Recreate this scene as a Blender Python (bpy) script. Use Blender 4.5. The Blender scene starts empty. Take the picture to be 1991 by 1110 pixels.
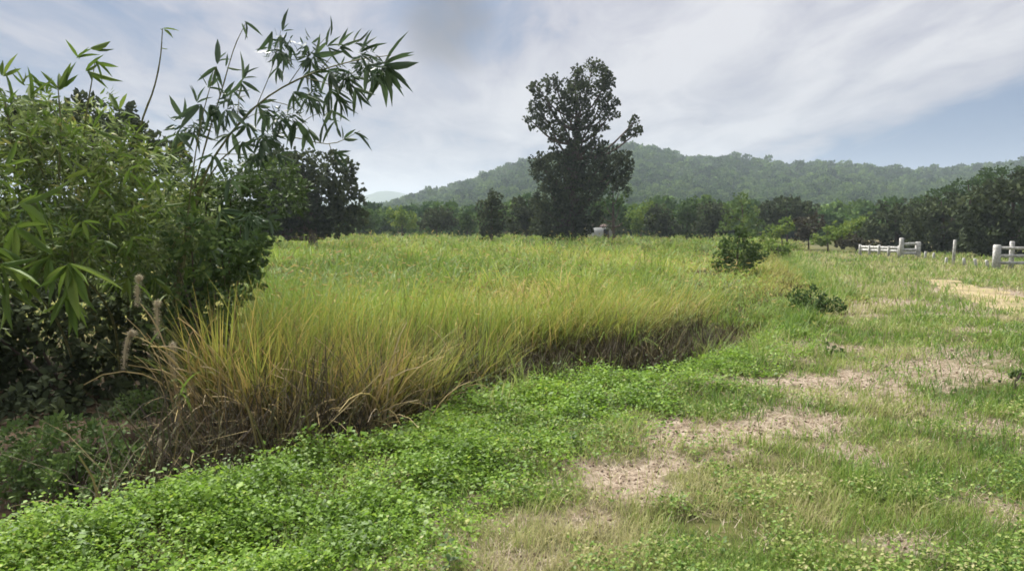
import bpy, math, random
import numpy as np
from mathutils import Vector

sc = bpy.context.scene
COL = sc.collection
RNG = np.random.default_rng(7)
random.seed(7)
PI = math.pi

# ------------------------------------------------------------------ camera
EYE = 1.8
FPX = 1438.0                       # focal length in photo pixels (photo 1991 x 1110)
PITCH = math.atan((555 - 437) / FPX)
cam_d = bpy.data.cameras.new('camera')
cam_d.sensor_width = 36.0
cam_d.lens = 36.0 * FPX / 1991.0
cam_d.clip_start = 0.1
cam_d.clip_end = 12000
cam = bpy.data.objects.new('camera', cam_d)
COL.objects.link(cam)
cam.location = (0, 0, EYE)
cam.rotation_euler = (PI / 2 - PITCH, 0, 0)
sc.camera = cam

# ------------------------------------------------------------------ exposure
sc.view_settings.view_transform = 'Standard'
sc.view_settings.look = 'None'
sc.view_settings.gamma = 1.0
sc.view_settings.exposure = 1.5
sc.view_settings.use_curve_mapping = False
sc.cycles.use_denoising = True
sc.cycles.use_adaptive_sampling = True
sc.cycles.adaptive_threshold = 0.03
sc.cycles.max_bounces = 5
sc.cycles.diffuse_bounces = 3
sc.cycles.glossy_bounces = 2
sc.cycles.transmission_bounces = 3
sc.cycles.volume_bounces = 0
sc.cycles.transparent_max_bounces = 6
sc.cycles.filter_width = 1.7

# ------------------------------------------------------------------ sun
SUN_EL, SUN_AZ = math.radians(58), math.radians(-35)      # azimuth from +Y towards +X
sun_d = bpy.data.lights.new('sun', 'SUN')
sun_d.energy = 4.0
sun_d.angle = math.radians(22)
sun_d.color = (1.0, 0.965, 0.90)
sun = bpy.data.objects.new('sun', sun_d)
COL.objects.link(sun)
sdir = Vector((math.sin(SUN_AZ) * math.cos(SUN_EL), math.cos(SUN_AZ) * math.cos(SUN_EL), math.sin(SUN_EL)))
sun.rotation_euler = sdir.to_track_quat('Z', 'Y').to_euler()
sun.location = (-10, 20, 60)

# ------------------------------------------------------------------ world: thin blue sky behind streaked cloud
world = bpy.data.worlds.new('World')
sc.world = world
world.use_nodes = True
wt = world.node_tree
wt.nodes.clear()
def WN(t, **k):
    n = wt.nodes.new(t)
    for a, b in k.items():
        setattr(n, a, b)
    return n
def wmath(op, a=None, b=None, c=None):
    n = WN('ShaderNodeMath', operation=op)
    for i, v in enumerate((a, b, c)):
        if v is None: continue
        if isinstance(v, (int, float)): n.inputs[i].default_value = v
        else: wt.links.new(v, n.inputs[i])
    return n.outputs[0]
sky = WN('ShaderNodeTexSky', sky_type='NISHITA', sun_disc=False)
sky.sun_elevation = SUN_EL
sky.sun_rotation = SUN_AZ
sky.altitude = 200
tc = WN('ShaderNodeTexCoord')
sep = WN('ShaderNodeSeparateXYZ')
wt.links.new(tc.outputs['Generated'], sep.inputs[0])
zc = wmath('MAXIMUM', sep.outputs['Z'], 0.0)
den = wmath('ADD', zc, 0.10)
px = wmath('DIVIDE', sep.outputs['X'], den)
py = wmath('DIVIDE', sep.outputs['Y'], den)
cmb = WN('ShaderNodeCombineXYZ')
wt.links.new(px, cmb.inputs[0]); wt.links.new(py, cmb.inputs[1])
def wnoise(scale, loc, rotz, stretch, detail=5, rough=0.55, dist=0.0):
    mp = WN('ShaderNodeMapping')
    mp.inputs['Location'].default_value = loc
    mp.inputs['Rotation'].default_value = (0, 0, rotz)
    mp.inputs['Scale'].default_value = (stretch[0], stretch[1], 1)
    wt.links.new(cmb.outputs[0], mp.inputs[0])
    nz = WN('ShaderNodeTexNoise')
    nz.inputs['Scale'].default_value = scale
    nz.inputs['Detail'].default_value = detail
    nz.inputs['Roughness'].default_value = rough
    nz.inputs['Distortion'].default_value = dist
    wt.links.new(mp.outputs[0], nz.inputs['Vector'])
    return nz.outputs['Fac']
n1 = wnoise(0.50, (3.1, 1.7, 0), math.radians(-14), (1.0, 0.36), 4, 0.5, 0.6)
n2 = wnoise(1.3, (8.2, 4.4, 0), math.radians(-14), (1.0, 0.30), 6, 0.6, 0.5)
nmix = wmath('ADD', wmath('MULTIPLY', n1, 0.62), wmath('MULTIPLY', n2, 0.38))
# the cloud sheet thins out low in the east (to the right) where the blue shows
thin = wmath('MULTIPLY', wmath('SMOOTH_MIN', wmath('MAXIMUM', sep.outputs['X'], 0.0), 0.55, 0.1), wmath('SUBTRACT', 1.0, wmath('MINIMUM', wmath('MULTIPLY', zc, 5.5), 1.0)))
n3 = wnoise(3.4, (1.2, 7.7, 0), math.radians(-20), (1.0, 0.45), 6, 0.6, 0.8)
# one small darker cloud high in front
dv = WN('ShaderNodeVectorMath', operation='DOT_PRODUCT')
wt.links.new(tc.outputs['Generated'], dv.inputs[0])
cdir = Vector(((868 - 995.5) / FPX, math.cos(PITCH) + .355 * math.sin(PITCH), -math.sin(PITCH) + .355 * math.cos(PITCH))).normalized()
dv.inputs[1].default_value = cdir
blob = WN('ShaderNodeMapRange', interpolation_type='SMOOTHSTEP')
wt.links.new(wmath('ADD', dv.outputs['Value'], wmath('MULTIPLY', wmath('SUBTRACT', n3, 0.5), 0.006)), blob.inputs['Value'])
blob.inputs['From Min'].default_value = 0.9970; blob.inputs['From Max'].default_value = 1.0004
cov = wmath('SUBTRACT', wmath('ADD', nmix, wmath('MULTIPLY', wmath('SUBTRACT', n3, 0.5), 0.27)), wmath('MULTIPLY', thin, 0.52))
ramp = WN('ShaderNodeValToRGB')
cr = ramp.color_ramp
cr.elements[0].position = 0.34; cr.elements[0].color = (0.038, 0.062, 0.112, 1)
cr.elements[1].position = 0.57; cr.elements[1].color = (0.205, 0.200, 0.206, 1)
e = cr.elements.new(0.405); e.color = (0.082, 0.095, 0.130, 1)
e = cr.elements.new(0.47); e.color = (0.140, 0.138, 0.156, 1)
wt.links.new(cov, ramp.inputs[0])
# a cloud deck is brighter overhead than towards the horizon
lift = wmath('MULTIPLY', wmath('MULTIPLY_ADD', zc, 1.05, 1.02), wmath('MULTIPLY_ADD', blob.outputs[0], -0.5, 1.0))
vs = WN('ShaderNodeVectorMath', operation='SCALE')
wt.links.new(ramp.outputs[0], vs.inputs[0]); wt.links.new(lift, vs.inputs['Scale'])
bg1 = WN('ShaderNodeBackground'); bg1.inputs['Strength'].default_value = 0.055
wt.links.new(sky.outputs[0], bg1.inputs[0])
bg2 = WN('ShaderNodeBackground'); bg2.inputs['Strength'].default_value = 1.0
wt.links.new(vs.outputs[0], bg2.inputs[0])
mx = WN('ShaderNodeMixShader'); mx.inputs[0].default_value = 0.95
wt.links.new(bg1.outputs[0], mx.inputs[1]); wt.links.new(bg2.outputs[0], mx.inputs[2])
wo = WN('ShaderNodeOutputWorld')
wt.links.new(mx.outputs[0], wo.inputs[0])

# ------------------------------------------------------------------ helpers
def P(px, py, d):
    """world point seen at photo pixel (px, py) at forward distance d"""
    u = (px - 995.5) / FPX; v = (555 - py) / FPX
    dy = math.cos(PITCH) + v * math.sin(PITCH)
    dz = -math.sin(PITCH) + v * math.cos(PITCH)
    t = d / dy
    return np.array([u * t, d, EYE + dz * t])

def G0(px, py, z=0.0):
    """ground point (height z) seen at a pixel"""
    v = (555 - py) / FPX
    dz = -math.sin(PITCH) + v * math.cos(PITCH)
    t = (z - EYE) / dz
    return ((px - 995.5) / FPX * t, (math.cos(PITCH) + v * math.sin(PITCH)) * t)

def smooth(a, b, x):
    t = np.clip((x - a) / (b - a), 0, 1)
    return t * t * (3 - 2 * t)

def vnoise(x, y, seed=0):
    x = np.asarray(x, float); y = np.asarray(y, float)
    xi = np.floor(x).astype(np.int64); yi = np.floor(y).astype(np.int64)
    fx = x - xi; fy = y - yi
    fx = fx * fx * (3 - 2 * fx); fy = fy * fy * (3 - 2 * fy)
    def h(a, b):
        n = (a * 374761393 + b * 668265263 + seed * 974634777) & 0xFFFFFFFF
        n = ((n ^ (n >> 13)) * 1274126177) & 0xFFFFFFFF
        n = n ^ (n >> 16)
        return (n & 0xFFFF) / 65535.0
    return (h(xi, yi) * (1 - fx) + h(xi + 1, yi) * fx) * (1 - fy) + (h(xi, yi + 1) * (1 - fx) + h(xi + 1, yi + 1) * fx) * fy

def fbm(x, y, seed=0, oct=4):
    s = 0; a = 0.5; t = 0
    for i in range(oct):
        s = s + a * vnoise(x * 2 ** i, y * 2 ** i, seed + i * 17); t += a; a *= 0.5
    return s / t

def sdist(x, y, poly):
    """signed distance to a polyline: positive on its left side (walking along it)"""
    x = np.asarray(x, float); y = np.asarray(y, float)
    best = np.full(x.shape, 1e9); sg = np.ones(x.shape)
    for (ax, ay), (bx, by) in zip(poly[:-1], poly[1:]):
        dx, dy = bx - ax, by - ay
        t = np.clip(((x - ax) * dx + (y - ay) * dy) / (dx * dx + dy * dy), 0, 1)
        qx = x - (ax + t * dx); qy = y - (ay + t * dy)
        d = np.hypot(qx, qy)
        c = dx * (y - ay) - dy * (x - ax)
        m = d < best
        best = np.where(m, d, best); sg = np.where(m, np.sign(c), sg)
    return best * sg

# edge where the mown verge drops to the ditch and the tall field grass begins
EDGE = [(-9.0, 1.3), (-4.6, 3.2)] + [G0(*p) for p in ((60, 1010, .17), (300, 945, .17), (500, 892, .17), (700, 852, .16), (850, 792, .14), (950, 762, .13), (1100, 738, .12), (1300, 727, .10), (1430, 692, .06), (1530, 640), (1640, 570))] + [(16, 42), (24, 62), (36, 95)]
# line along which the leafy green strip gives way to worn grass
STRIP = [(-2.6, 1.5), (-1.7, 3.4)] + [G0(*p) for p in ((640, 1080), (830, 965), (1030, 868), (1240, 800), (1400, 755), (1500, 690))] + [(7, 16), (12, 30)]
BARE = [  # px, py, half width (m) across, half depth (m), strength
    (1235, 935, 0.30, 0.30, 1.0), (1300, 880, 0.45, 0.30, .9), (1420, 840, 0.60, 0.34, 1.0), (1530, 815, 0.50, 0.35, .8), (1340, 745, 0.5, 0.35, .7),
    (1640, 745, 0.7, 0.40, 1.0), (1740, 765, 0.6, 0.35, .9), (1800, 720, 0.8, 0.6, .75), (1640, 885, 0.32, 0.20, .8), (1750, 1065, 0.22, 0.18, .7),
    (1970, 1000, 0.3, 0.3, .6), (730, 1098, 0.35, 0.12, .8), (900, 1060, 0.30, 0.15, .55), (1580, 675, 0.8, 0.5, .8), (1720, 590, 1.2, 0.9, .8), (1840, 690, .8, .8, .5),
    (1960, 570, 1.6, 1.6, .9), (1180, 890, .3, .25, .6), (1450, 700, .5, .5, .5), (1860, 820, .4, .3, .5),
    (1265, 905, .35, .25, .95), (1360, 862, .42, .28, .95), (1480, 832, .45, .30, .9), (1570, 770, .5, .35, .7), (1690, 752, .6, .4, .95), (1770, 742, .6, .4, .85), (1600, 830, .3, .2, .6), (1530, 700, .4, .4, .6), (1900, 600, 1.4, 1.2, .6), (1010, 1090, .35, .12, .6)]
BAREW = [G0(a, b) + (c, d, e) for a, b, c, d, e in BARE]

def bare(x, y):
    n = (fbm(x * 2.2, y * 2.2, 5) - 0.5) + .7 * (fbm(x * 7, y * 7, 6, 3) - .5)
    m = 0
    for bx, by, rx, ry, s in BAREW:
        q = np.sqrt(((x - bx) / rx) ** 2 + ((y - by) / ry) ** 2)
        m = np.maximum(m, s * (1 - smooth(0.65, 1.5, q + n * 2.6)))
    m = np.maximum(m, 0.8 * smooth(0.60, 0.72, fbm(x * 0.9 + 4, y * 0.9, 31)) * (sdist(x, y, STRIP) < 0))
    return m

def strip(x, y):
    s = sdist(x, y, STRIP) + .22 + (fbm(x * 1.6, y * 1.6, 9) - 0.5) * 1.4
    return smooth(-0.45, 0.45, s)

def zg(x, y):
    x = np.asarray(x, float); y = np.asarray(y, float)
    s = sdist(x, y, EDGE)
    near = 1 - smooth(10, 15, y)
    ditch = smooth(-0.05, 0.5, s) * (1 - 0.85 * smooth(.8, 2.2, s)) * near
    z = -(0.34 - 0.22 * smooth(-.8, .8, x)) * ditch
    z = z + 0.05 * smooth(-1.2, -0.3, s) * (1 - smooth(-0.3, 0.2, s)) * near
    z = z + (fbm(x * 0.8, y * 0.8, 2) - 0.5) * 0.10 * (1 - smooth(25, 60, y)) + (fbm(x * 3, y * 3, 3) - 0.5) * 0.04 * (1 - smooth(10, 20, y))
    z = z - 0.22 * smooth(22, 34, y) * smooth(6, 12, x)
    return z

def new_mesh(name, verts, faces, mat, parent=None, attrs=None, smooth_shade=False):
    verts = np.ascontiguousarray(verts, dtype=np.float32); faces = np.ascontiguousarray(faces, dtype=np.int32)
    me = bpy.data.meshes.new(name)
    k = faces.shape[1]
    me.vertices.add(len(verts)); me.vertices.foreach_set('co', verts.ravel())
    me.loops.add(faces.size); me.loops.foreach_set('vertex_index', faces.ravel())
    me.polygons.add(len(faces))
    me.polygons.foreach_set('loop_start', np.arange(0, faces.size, k, dtype=np.int32))
    if smooth_shade:
        me.polygons.foreach_set('use_smooth', np.ones(len(faces), dtype=bool))
    if attrs:
        for an, av in attrs.items():
            a = me.attributes.new(an, 'FLOAT', 'POINT')
            a.data.foreach_set('value', np.ascontiguousarray(av, dtype=np.float32).ravel())
    me.update(calc_edges=True)
    me.materials.append(mat)
    o = bpy.data.objects.new(name, me)
    COL.objects.link(o)
    if parent is not None: o.parent = parent
    return o

def tag(o, label=None, cat=None, group=None, kind=None):
    if label: o['label'] = label
    if cat: o['category'] = cat
    if group: o['group'] = group
    if kind: o['kind'] = kind
    return o

def empty(name, loc, label, cat, group=None):
    o = bpy.data.objects.new(name, None)
    o.empty_display_size = 0.2
    o.location = tuple(float(v) for v in loc)
    COL.objects.link(o)
    tag(o, label, cat, group)
    return o

def rel(v, root):
    return np.asarray(v, float) - np.array(root.location)

def rot_frames(direction, roll):
    """frames whose local Y points along direction; roll turns about it"""
    d = direction / np.linalg.norm(direction, axis=1, keepdims=True)
    up = np.tile(np.array([0, 0, 1.0]), (len(d), 1))
    bad = np.abs(d[:, 2]) > 0.97
    up[bad] = (1, 0, 0)
    x = np.cross(d, up); x /= np.linalg.norm(x, axis=1, keepdims=True)
    z = np.cross(x, d)
    c, s = np.cos(roll)[:, None], np.sin(roll)[:, None]
    X = x * c + z * s; Z = -x * s + z * c
    return np.stack([X, d, Z], axis=2)

def scatter(tv, tf, T, R, S):
    """copies of a template at T, turned by R, scaled by S (N or N,3)"""
    S = np.asarray(S)
    if S.ndim == 1: S = np.repeat(S[:, None], 3, 1)
    v = np.einsum('nij,nkj->nki', R, tv[None] * S[:, None, :]) + T[:, None, :]
    f = tf[None] + (np.arange(len(T)) * len(tv))[:, None, None]
    return v.reshape(-1, 3), f.reshape(-1, tf.shape[1])

DIAMOND = (np.array([[0, 0, 0], [0.5, 0.45, 0.06], [0, 1, -0.05], [-0.5, 0.45, 0.06]]), np.array([[0, 1, 2], [0, 2, 3]]))
LANCE = (np.array([[0, 0, 0], [.40, .28, .02], [-.40, .28, .02], [.36, .62, -.06], [-.36, .62, -.06], [0, 1, -.24]]),
         np.array([[0, 1, 2], [1, 3, 4], [1, 4, 2], [3, 5, 4]]))
BROAD = (np.array([[0, 0, 0], [.42, .3, .07], [-.42, .3, .07], [.36, .68, .03], [-.36, .68, .03], [0, 1, -.12], [0, .45, -.02]]),
         np.array([[0, 1, 6], [0, 6, 2], [6, 1, 3], [6, 3, 5], [6, 5, 4], [6, 4, 2]]))

def rand_dirs(n):
    v = RNG.normal(size=(n, 3))
    return v / np.linalg.norm(v, axis=1, keepdims=True)

def blades(root, az, L, W, lean, curl, nseg, twist=None):
    n = len(root)
    tm = (np.arange(nseg) + 0.5) / nseg
    th = lean[:, None] + curl[:, None] * tm[None] ** 1.3
    ds = (L / nseg)[:, None]
    hx = np.concatenate([np.zeros((n, 1)), np.cumsum(np.sin(th) * ds, 1)], 1)
    vz = np.concatenate([np.zeros((n, 1)), np.cumsum(np.cos(th) * ds, 1)], 1)
    tw = RNG.uniform(-0.9, 0.9, n) if twist is None else twist
    c = np.stack([hx * np.cos(az)[:, None], hx * np.sin(az)[:, None], vz], 2) + root[:, None, :]
    side = np.stack([-np.sin(az + tw), np.cos(az + tw), np.zeros(n)], 1)
    t = np.linspace(0, 1, nseg + 1)
    w = (1 - 0.93 * t ** 1.8) * (0.75 + 0.25 * np.minimum(t * 4, 1))
    off = side[:, None, :] * (W[:, None] * w[None] * 0.5)[:, :, None]
    v = np.stack([c - off, c + off], 2).reshape(n, -1, 3)
    q = []
    for i in range(nseg):
        q.append([2 * i, 2 * i + 1, 2 * i + 3, 2 * i + 2])
    q = np.array(q)
    f = q[None] + (np.arange(n) * (2 * nseg + 2))[:, None, None]
    h = np.repeat(np.tile(t, (n, 1)), 2, axis=1)
    return v.reshape(-1, 3), f.reshape(-1, 4), h.ravel(), 2 * nseg + 2

def tube(pts, rad, sides=6):
    pts = np.asarray(pts, float); n = len(pts)
    rad = np.broadcast_to(np.asarray(rad, float), (n,))
    tg = np.gradient(pts, axis=0); tg /= np.linalg.norm(tg, axis=1, keepdims=True) + 1e-9
    ref = np.array([0.31, 0.87, 0.11]); ref /= np.linalg.norm(ref)
    a = np.cross(tg, ref); a /= np.linalg.norm(a, axis=1, keepdims=True) + 1e-9
    b = np.cross(tg, a)
    an = np.arange(sides) * 2 * PI / sides
    v = pts[:, None, :] + rad[:, None, None] * (np.cos(an)[None, :, None] * a[:, None, :] + np.sin(an)[None, :, None] * b[:, None, :])
    f = []
    for i in range(n - 1):
        for j in range(sides):
            k = (j + 1) % sides
            f.append([i * sides + j, i * sides + k, (i + 1) * sides + k, (i + 1) * sides + j])
    return v.reshape(-1, 3), np.array(f)

def spline(ctrl, n):
    """Catmull-Rom through control points"""
    c = np.asarray(ctrl, float)
    c = np.vstack([2 * c[0] - c[1], c, 2 * c[-1] - c[-2]])
    m = len(c) - 3
    out = []
    for t in np.linspace(0, m - 1e-6, n):
        i = int(t); u = t - i
        p0, p1, p2, p3 = c[i:i + 4]
        out.append(0.5 * ((2 * p1) + (-p0 + p2) * u + (2 * p0 - 5 * p1 + 4 * p2 - p3) * u * u + (-p0 + 3 * p1 - 3 * p2 + p3) * u ** 3))
    return np.array(out)

def merge(parts):
    vs, fs, o = [], [], 0
    for v, f in parts:
        vs.append(v); fs.append(f + o); o += len(v)
    return np.concatenate(vs), np.concatenate(fs)

# ------------------------------------------------------------------ materials
def mat_base(name):
    m = bpy.data.materials.new(name); m.use_nodes = True
    nt = m.node_tree; nt.nodes.clear()
    return m, nt

def ramp_node(nt, stops):
    r = nt.nodes.new('ShaderNodeValToRGB')
    el = r.color_ramp.elements
    el[0].position = stops[0][0]; el[0].color = (*stops[0][1], 1)
    el[1].position = stops[-1][0]; el[1].color = (*stops[-1][1], 1)
    for p, c in stops[1:-1]:
        e = el.new(p); e.color = (*c, 1)
    return r

def leaf_mat(name, stops, transl=0.35, rough=0.55, patch=0.0, pscale=0.25, foot=None, foot_h=0.35, random_attr='tint', spec=0.25, objrand=0.0):
    """foliage: colour picked per leaf from the ramp, shifted in patches across the ground; foot = colour of the dead lower stalk"""
    m, nt = mat_base(name)
    N, Lk = nt.nodes, nt.links
    at = N.new('ShaderNodeAttribute'); at.attribute_name = random_attr
    fac = at.outputs['Fac']
    if patch:
        gp = N.new('ShaderNodeNewGeometry')
        nz = N.new('ShaderNodeTexNoise'); nz.inputs['Scale'].default_value = pscale; nz.inputs['Detail'].default_value = 3
        Lk.new(gp.outputs['Position'], nz.inputs['Vector'])
        ma = N.new('ShaderNodeMath'); ma.operation = 'MULTIPLY_ADD'
        Lk.new(nz.outputs['Fac'], ma.inputs[0]); ma.inputs[1].default_value = patch; ma.inputs[2].default_value = -patch * 0.5
        ad = N.new('ShaderNodeMath'); ad.operation = 'ADD'; ad.use_clamp = True
        Lk.new(fac, ad.inputs[0]); Lk.new(ma.outputs[0], ad.inputs[1]); fac = ad.outputs[0]
    if objrand:
        oi = N.new('ShaderNodeObjectInfo')
        ma = N.new('ShaderNodeMath'); ma.operation = 'MULTIPLY_ADD'
        Lk.new(oi.outputs['Random'], ma.inputs[0]); ma.inputs[1].default_value = objrand; ma.inputs[2].default_value = -objrand * 0.5
        ad = N.new('ShaderNodeMath'); ad.operation = 'ADD'; ad.use_clamp = True
        Lk.new(fac, ad.inputs[0]); Lk.new(ma.outputs[0], ad.inputs[1]); fac = ad.outputs[0]
    r = ramp_node(nt, stops)
    Lk.new(fac, r.inputs[0]); col = r.outputs[0]
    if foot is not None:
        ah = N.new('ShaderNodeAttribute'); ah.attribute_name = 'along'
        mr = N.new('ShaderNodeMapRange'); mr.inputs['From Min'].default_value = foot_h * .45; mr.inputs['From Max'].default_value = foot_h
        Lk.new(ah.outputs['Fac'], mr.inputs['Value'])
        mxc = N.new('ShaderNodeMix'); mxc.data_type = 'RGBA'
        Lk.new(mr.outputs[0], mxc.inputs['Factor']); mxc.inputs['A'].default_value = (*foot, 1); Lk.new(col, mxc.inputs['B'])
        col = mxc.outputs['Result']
    pb = N.new('ShaderNodeBsdfPrincipled'); Lk.new(col, pb.inputs['Base Color'])
    pb.inputs['Roughness'].default_value = rough; pb.inputs['Specular IOR Level'].default_value = spec
    out = N.new('ShaderNodeOutputMaterial')
    if transl:
        tr = N.new('ShaderNodeBsdfTranslucent'); Lk.new(col, tr.inputs['Color'])
        mxs = N.new('ShaderNodeMixShader'); mxs.inputs[0].default_value = transl
        Lk.new(pb.outputs[0], mxs.inputs[1]); Lk.new(tr.outputs[0], mxs.inputs[2]); Lk.new(mxs.outputs[0], out.inputs[0])
    else:
        Lk.new(pb.outputs[0], out.inputs[0])
    return m

def solid_mat(name, ca, cb, scale=8.0, rough=0.85, bump=0.3, stretch=(1, 1, 1), detail=6, lo=0.35, hi=0.65):
    m, nt = mat_base(name)
    N, Lk = nt.nodes, nt.links
    tcn = N.new('ShaderNodeTexCoord'); mp = N.new('ShaderNodeMapping'); mp.inputs['Scale'].default_value = stretch
    Lk.new(tcn.outputs['Object'], mp.inputs[0])
    nz = N.new('ShaderNodeTexNoise'); nz.inputs['Scale'].default_value = scale; nz.inputs['Detail'].default_value = detail
    Lk.new(mp.outputs[0], nz.inputs['Vector'])
    r = ramp_node(nt, [(lo, ca), (hi, cb)]); Lk.new(nz.outputs['Fac'], r.inputs[0])
    pb = N.new('ShaderNodeBsdfPrincipled'); Lk.new(r.outputs[0], pb.inputs['Base Color']); pb.inputs['Roughness'].default_value = rough
    pb.inputs['Specular IOR Level'].default_value = 0.2
    if bump:
        b = N.new('ShaderNodeBump'); b.inputs['Strength'].default_value = bump; b.inputs['Distance'].default_value = 0.02
        Lk.new(nz.outputs['Fac'], b.inputs['Height']); Lk.new(b.outputs[0], pb.inputs['Normal'])
    out = N.new('ShaderNodeOutputMaterial'); Lk.new(pb.outputs[0], out.inputs[0])
    return m

def ground_mat():
    m, nt = mat_base('soil_and_thatch')
    N, Lk = nt.nodes, nt.links
    g = N.new('ShaderNodeNewGeometry')
    def nz(scale, detail=6, rough=0.6):
        n = N.new('ShaderNodeTexNoise'); n.inputs['Scale'].default_value = scale; n.inputs['Detail'].default_value = detail; n.inputs['Roughness'].default_value = rough
        Lk.new(g.outputs['Position'], n.inputs['Vector']); return n.outputs['Fac']
    grass = ramp_node(nt, [(0.3, (.04, .045, .016)), (0.55, (.075, .08, .025)), (0.75, (.13, .10, .05))]); Lk.new(nz(5), grass.inputs[0])
    soil = ramp_node(nt, [(0.32, (.085, .058, .042)), (0.46, (.20, .155, .11)), (0.64, (.34, .285, .22))]); Lk.new(nz(11, 8, 0.7), soil.inputs[0])
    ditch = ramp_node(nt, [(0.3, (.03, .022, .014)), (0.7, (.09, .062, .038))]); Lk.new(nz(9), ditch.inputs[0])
    field = ramp_node(nt, [(0.3, (.11, .12, .025)), (0.7, (.20, .17, .05))]); Lk.new(nz(0.6), field.inputs[0])
    def mix(a, b, attr):
        at = N.new('ShaderNodeAttribute'); at.attribute_name = attr
        mm = N.new('ShaderNodeMix'); mm.data_type = 'RGBA'
        Lk.new(at.outputs['Fac'], mm.inputs['Factor']); Lk.new(a, mm.inputs['A']); Lk.new(b, mm.inputs['B']); return mm.outputs['Result']
    c = mix(grass.outputs[0], soil.outputs[0], 'bare')
    c = mix(c, field.outputs[0], 'field')
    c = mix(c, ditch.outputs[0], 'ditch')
    pb = N.new('ShaderNodeBsdfPrincipled'); Lk.new(c, pb.inputs['Base Color']); pb.inputs['Roughness'].default_value = 0.95; pb.inputs['Specular IOR Level'].default_value = 0.1
    b = N.new('ShaderNodeBump'); b.inputs['Strength'].default_value = 0.6; b.inputs['Distance'].default_value = 0.03
    Lk.new(nz(28, 6, .7), b.inputs['Height']); Lk.new(b.outputs[0], pb.inputs['Normal'])
    out = N.new('ShaderNodeOutputMaterial'); Lk.new(pb.outputs[0], out.inputs[0])
    return m

M = {}
M['ground'] = ground_mat()
M['track'] = solid_mat('sandy_track', (.17, .145, .07), (.31, .25, .135), 1.6, 0.95, 0.5)
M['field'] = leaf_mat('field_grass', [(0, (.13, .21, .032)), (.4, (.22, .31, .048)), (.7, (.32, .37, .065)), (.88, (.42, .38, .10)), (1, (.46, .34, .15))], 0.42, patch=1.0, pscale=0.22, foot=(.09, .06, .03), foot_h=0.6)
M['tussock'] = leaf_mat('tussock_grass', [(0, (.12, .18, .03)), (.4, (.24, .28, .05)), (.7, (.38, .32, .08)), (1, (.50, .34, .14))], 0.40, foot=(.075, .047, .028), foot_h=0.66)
M['straw_stem'] = leaf_mat('golden_straw', [(0, (.44, .34, .11)), (.5, (.55, .42, .20)), (1, (.56, .46, .31))], 0.2, foot=(.50, .35, .22), foot_h=0.4, objrand=.8)
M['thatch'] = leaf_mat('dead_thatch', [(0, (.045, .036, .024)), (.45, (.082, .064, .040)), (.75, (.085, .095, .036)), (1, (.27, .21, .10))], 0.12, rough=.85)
M['verge'] = leaf_mat('verge_grass', [(0, (.065, .125, .024)), (.4, (.14, .24, .036)), (.7, (.24, .31, .065)), (1, (.40, .37, .18))], 0.38, patch=1.1, pscale=0.7)
M['dry'] = leaf_mat('dry_straw', [(0, (.18, .12, .075)), (.5, (.38, .30, .215)), (1, (.52, .44, .35))], 0.2, rough=.8)
M['cover'] = leaf_mat('leafy_weed', [(0, (.075, .14, .02)), (.5, (.17, .295, .032)), (.85, (.27, .40, .046)), (1, (.38, .40, .09))], 0.45, patch=.7, pscale=1.1, rough=.5)
M['bamboo_leaf'] = leaf_mat('bamboo_leaf', [(0, (.075, .105, .042)), (.5, (.15, .20, .07)), (.85, (.23, .28, .09)), (1, (.36, .34, .14))], 0.45, rough=.55, spec=.2, patch=.6, pscale=1.6)
M['bamboo_bright'] = leaf_mat('bamboo_bright_leaf', [(0, (.06, .11, .02)), (.5, (.12, .19, .032)), (.85, (.19, .25, .05)), (1, (.32, .29, .09))], 0.32, rough=.55, spec=.2, patch=.7, pscale=.9, objrand=.5)
M['bamboo_dark'] = leaf_mat('bamboo_dark_leaf', [(0, (.04, .07, .035)), (.6, (.075, .12, .055)), (1, (.11, .16, .065))], 0.25, rough=.42, spec=.35, objrand=.7)
M['culm'] = solid_mat('bamboo_culm', (.08, .09, .035), (.19, .18, .08), 7, .55, .15, (1, 1, 6))
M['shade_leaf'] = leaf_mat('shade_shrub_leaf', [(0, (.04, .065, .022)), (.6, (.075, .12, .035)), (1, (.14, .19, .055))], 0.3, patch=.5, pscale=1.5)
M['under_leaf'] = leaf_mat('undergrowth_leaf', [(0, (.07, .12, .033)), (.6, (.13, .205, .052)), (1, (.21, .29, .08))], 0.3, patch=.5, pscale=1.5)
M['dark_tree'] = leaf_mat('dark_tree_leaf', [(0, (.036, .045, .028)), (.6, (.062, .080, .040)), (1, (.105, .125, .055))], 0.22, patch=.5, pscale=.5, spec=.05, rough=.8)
M['mid_tree'] = leaf_mat('mid_tree_leaf', [(0, (.035, .06, .022)), (.6, (.065, .11, .034)), (1, (.11, .16, .045))], 0.25, patch=.6, pscale=.5, spec=.05, rough=.8)
M['pale_tree'] = leaf_mat('pale_tree_leaf', [(0, (.08, .13, .03)), (.6, (.15, .22, .045)), (1, (.25, .30, .07))], 0.3, patch=.6, pscale=.7, spec=.05, rough=.8)
M['sapling'] = leaf_mat('sapling_leaf', [(0, (.06, .10, .03)), (.6, (.11, .165, .045)), (1, (.18, .23, .06))], 0.3, spec=.05, rough=.8)
M['lone'] = leaf_mat('lone_bush_leaf', [(0, (.05, .085, .03)), (.6, (.09, .14, .045)), (1, (.16, .21, .06))], 0.3, spec=.05, rough=.8)
M['brown_bush'] = leaf_mat('brown_bush_leaf', [(0, (.036, .034, .022)), (.6, (.066, .060, .038)), (1, (.11, .11, .05))], 0.15, spec=.05)
M['forest'] = leaf_mat('hill_forest_leaf', [(0, (.032, .066, .022)), (.5, (.068, .125, .036)), (1, (.13, .20, .05))], 0.2, objrand=.9, patch=.5, pscale=.02, spec=.05, rough=.8)
M['bark'] = solid_mat('bark', (.045, .034, .026), (.13, .10, .08), 9, .9, .6, (1, 1, .3))
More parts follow.
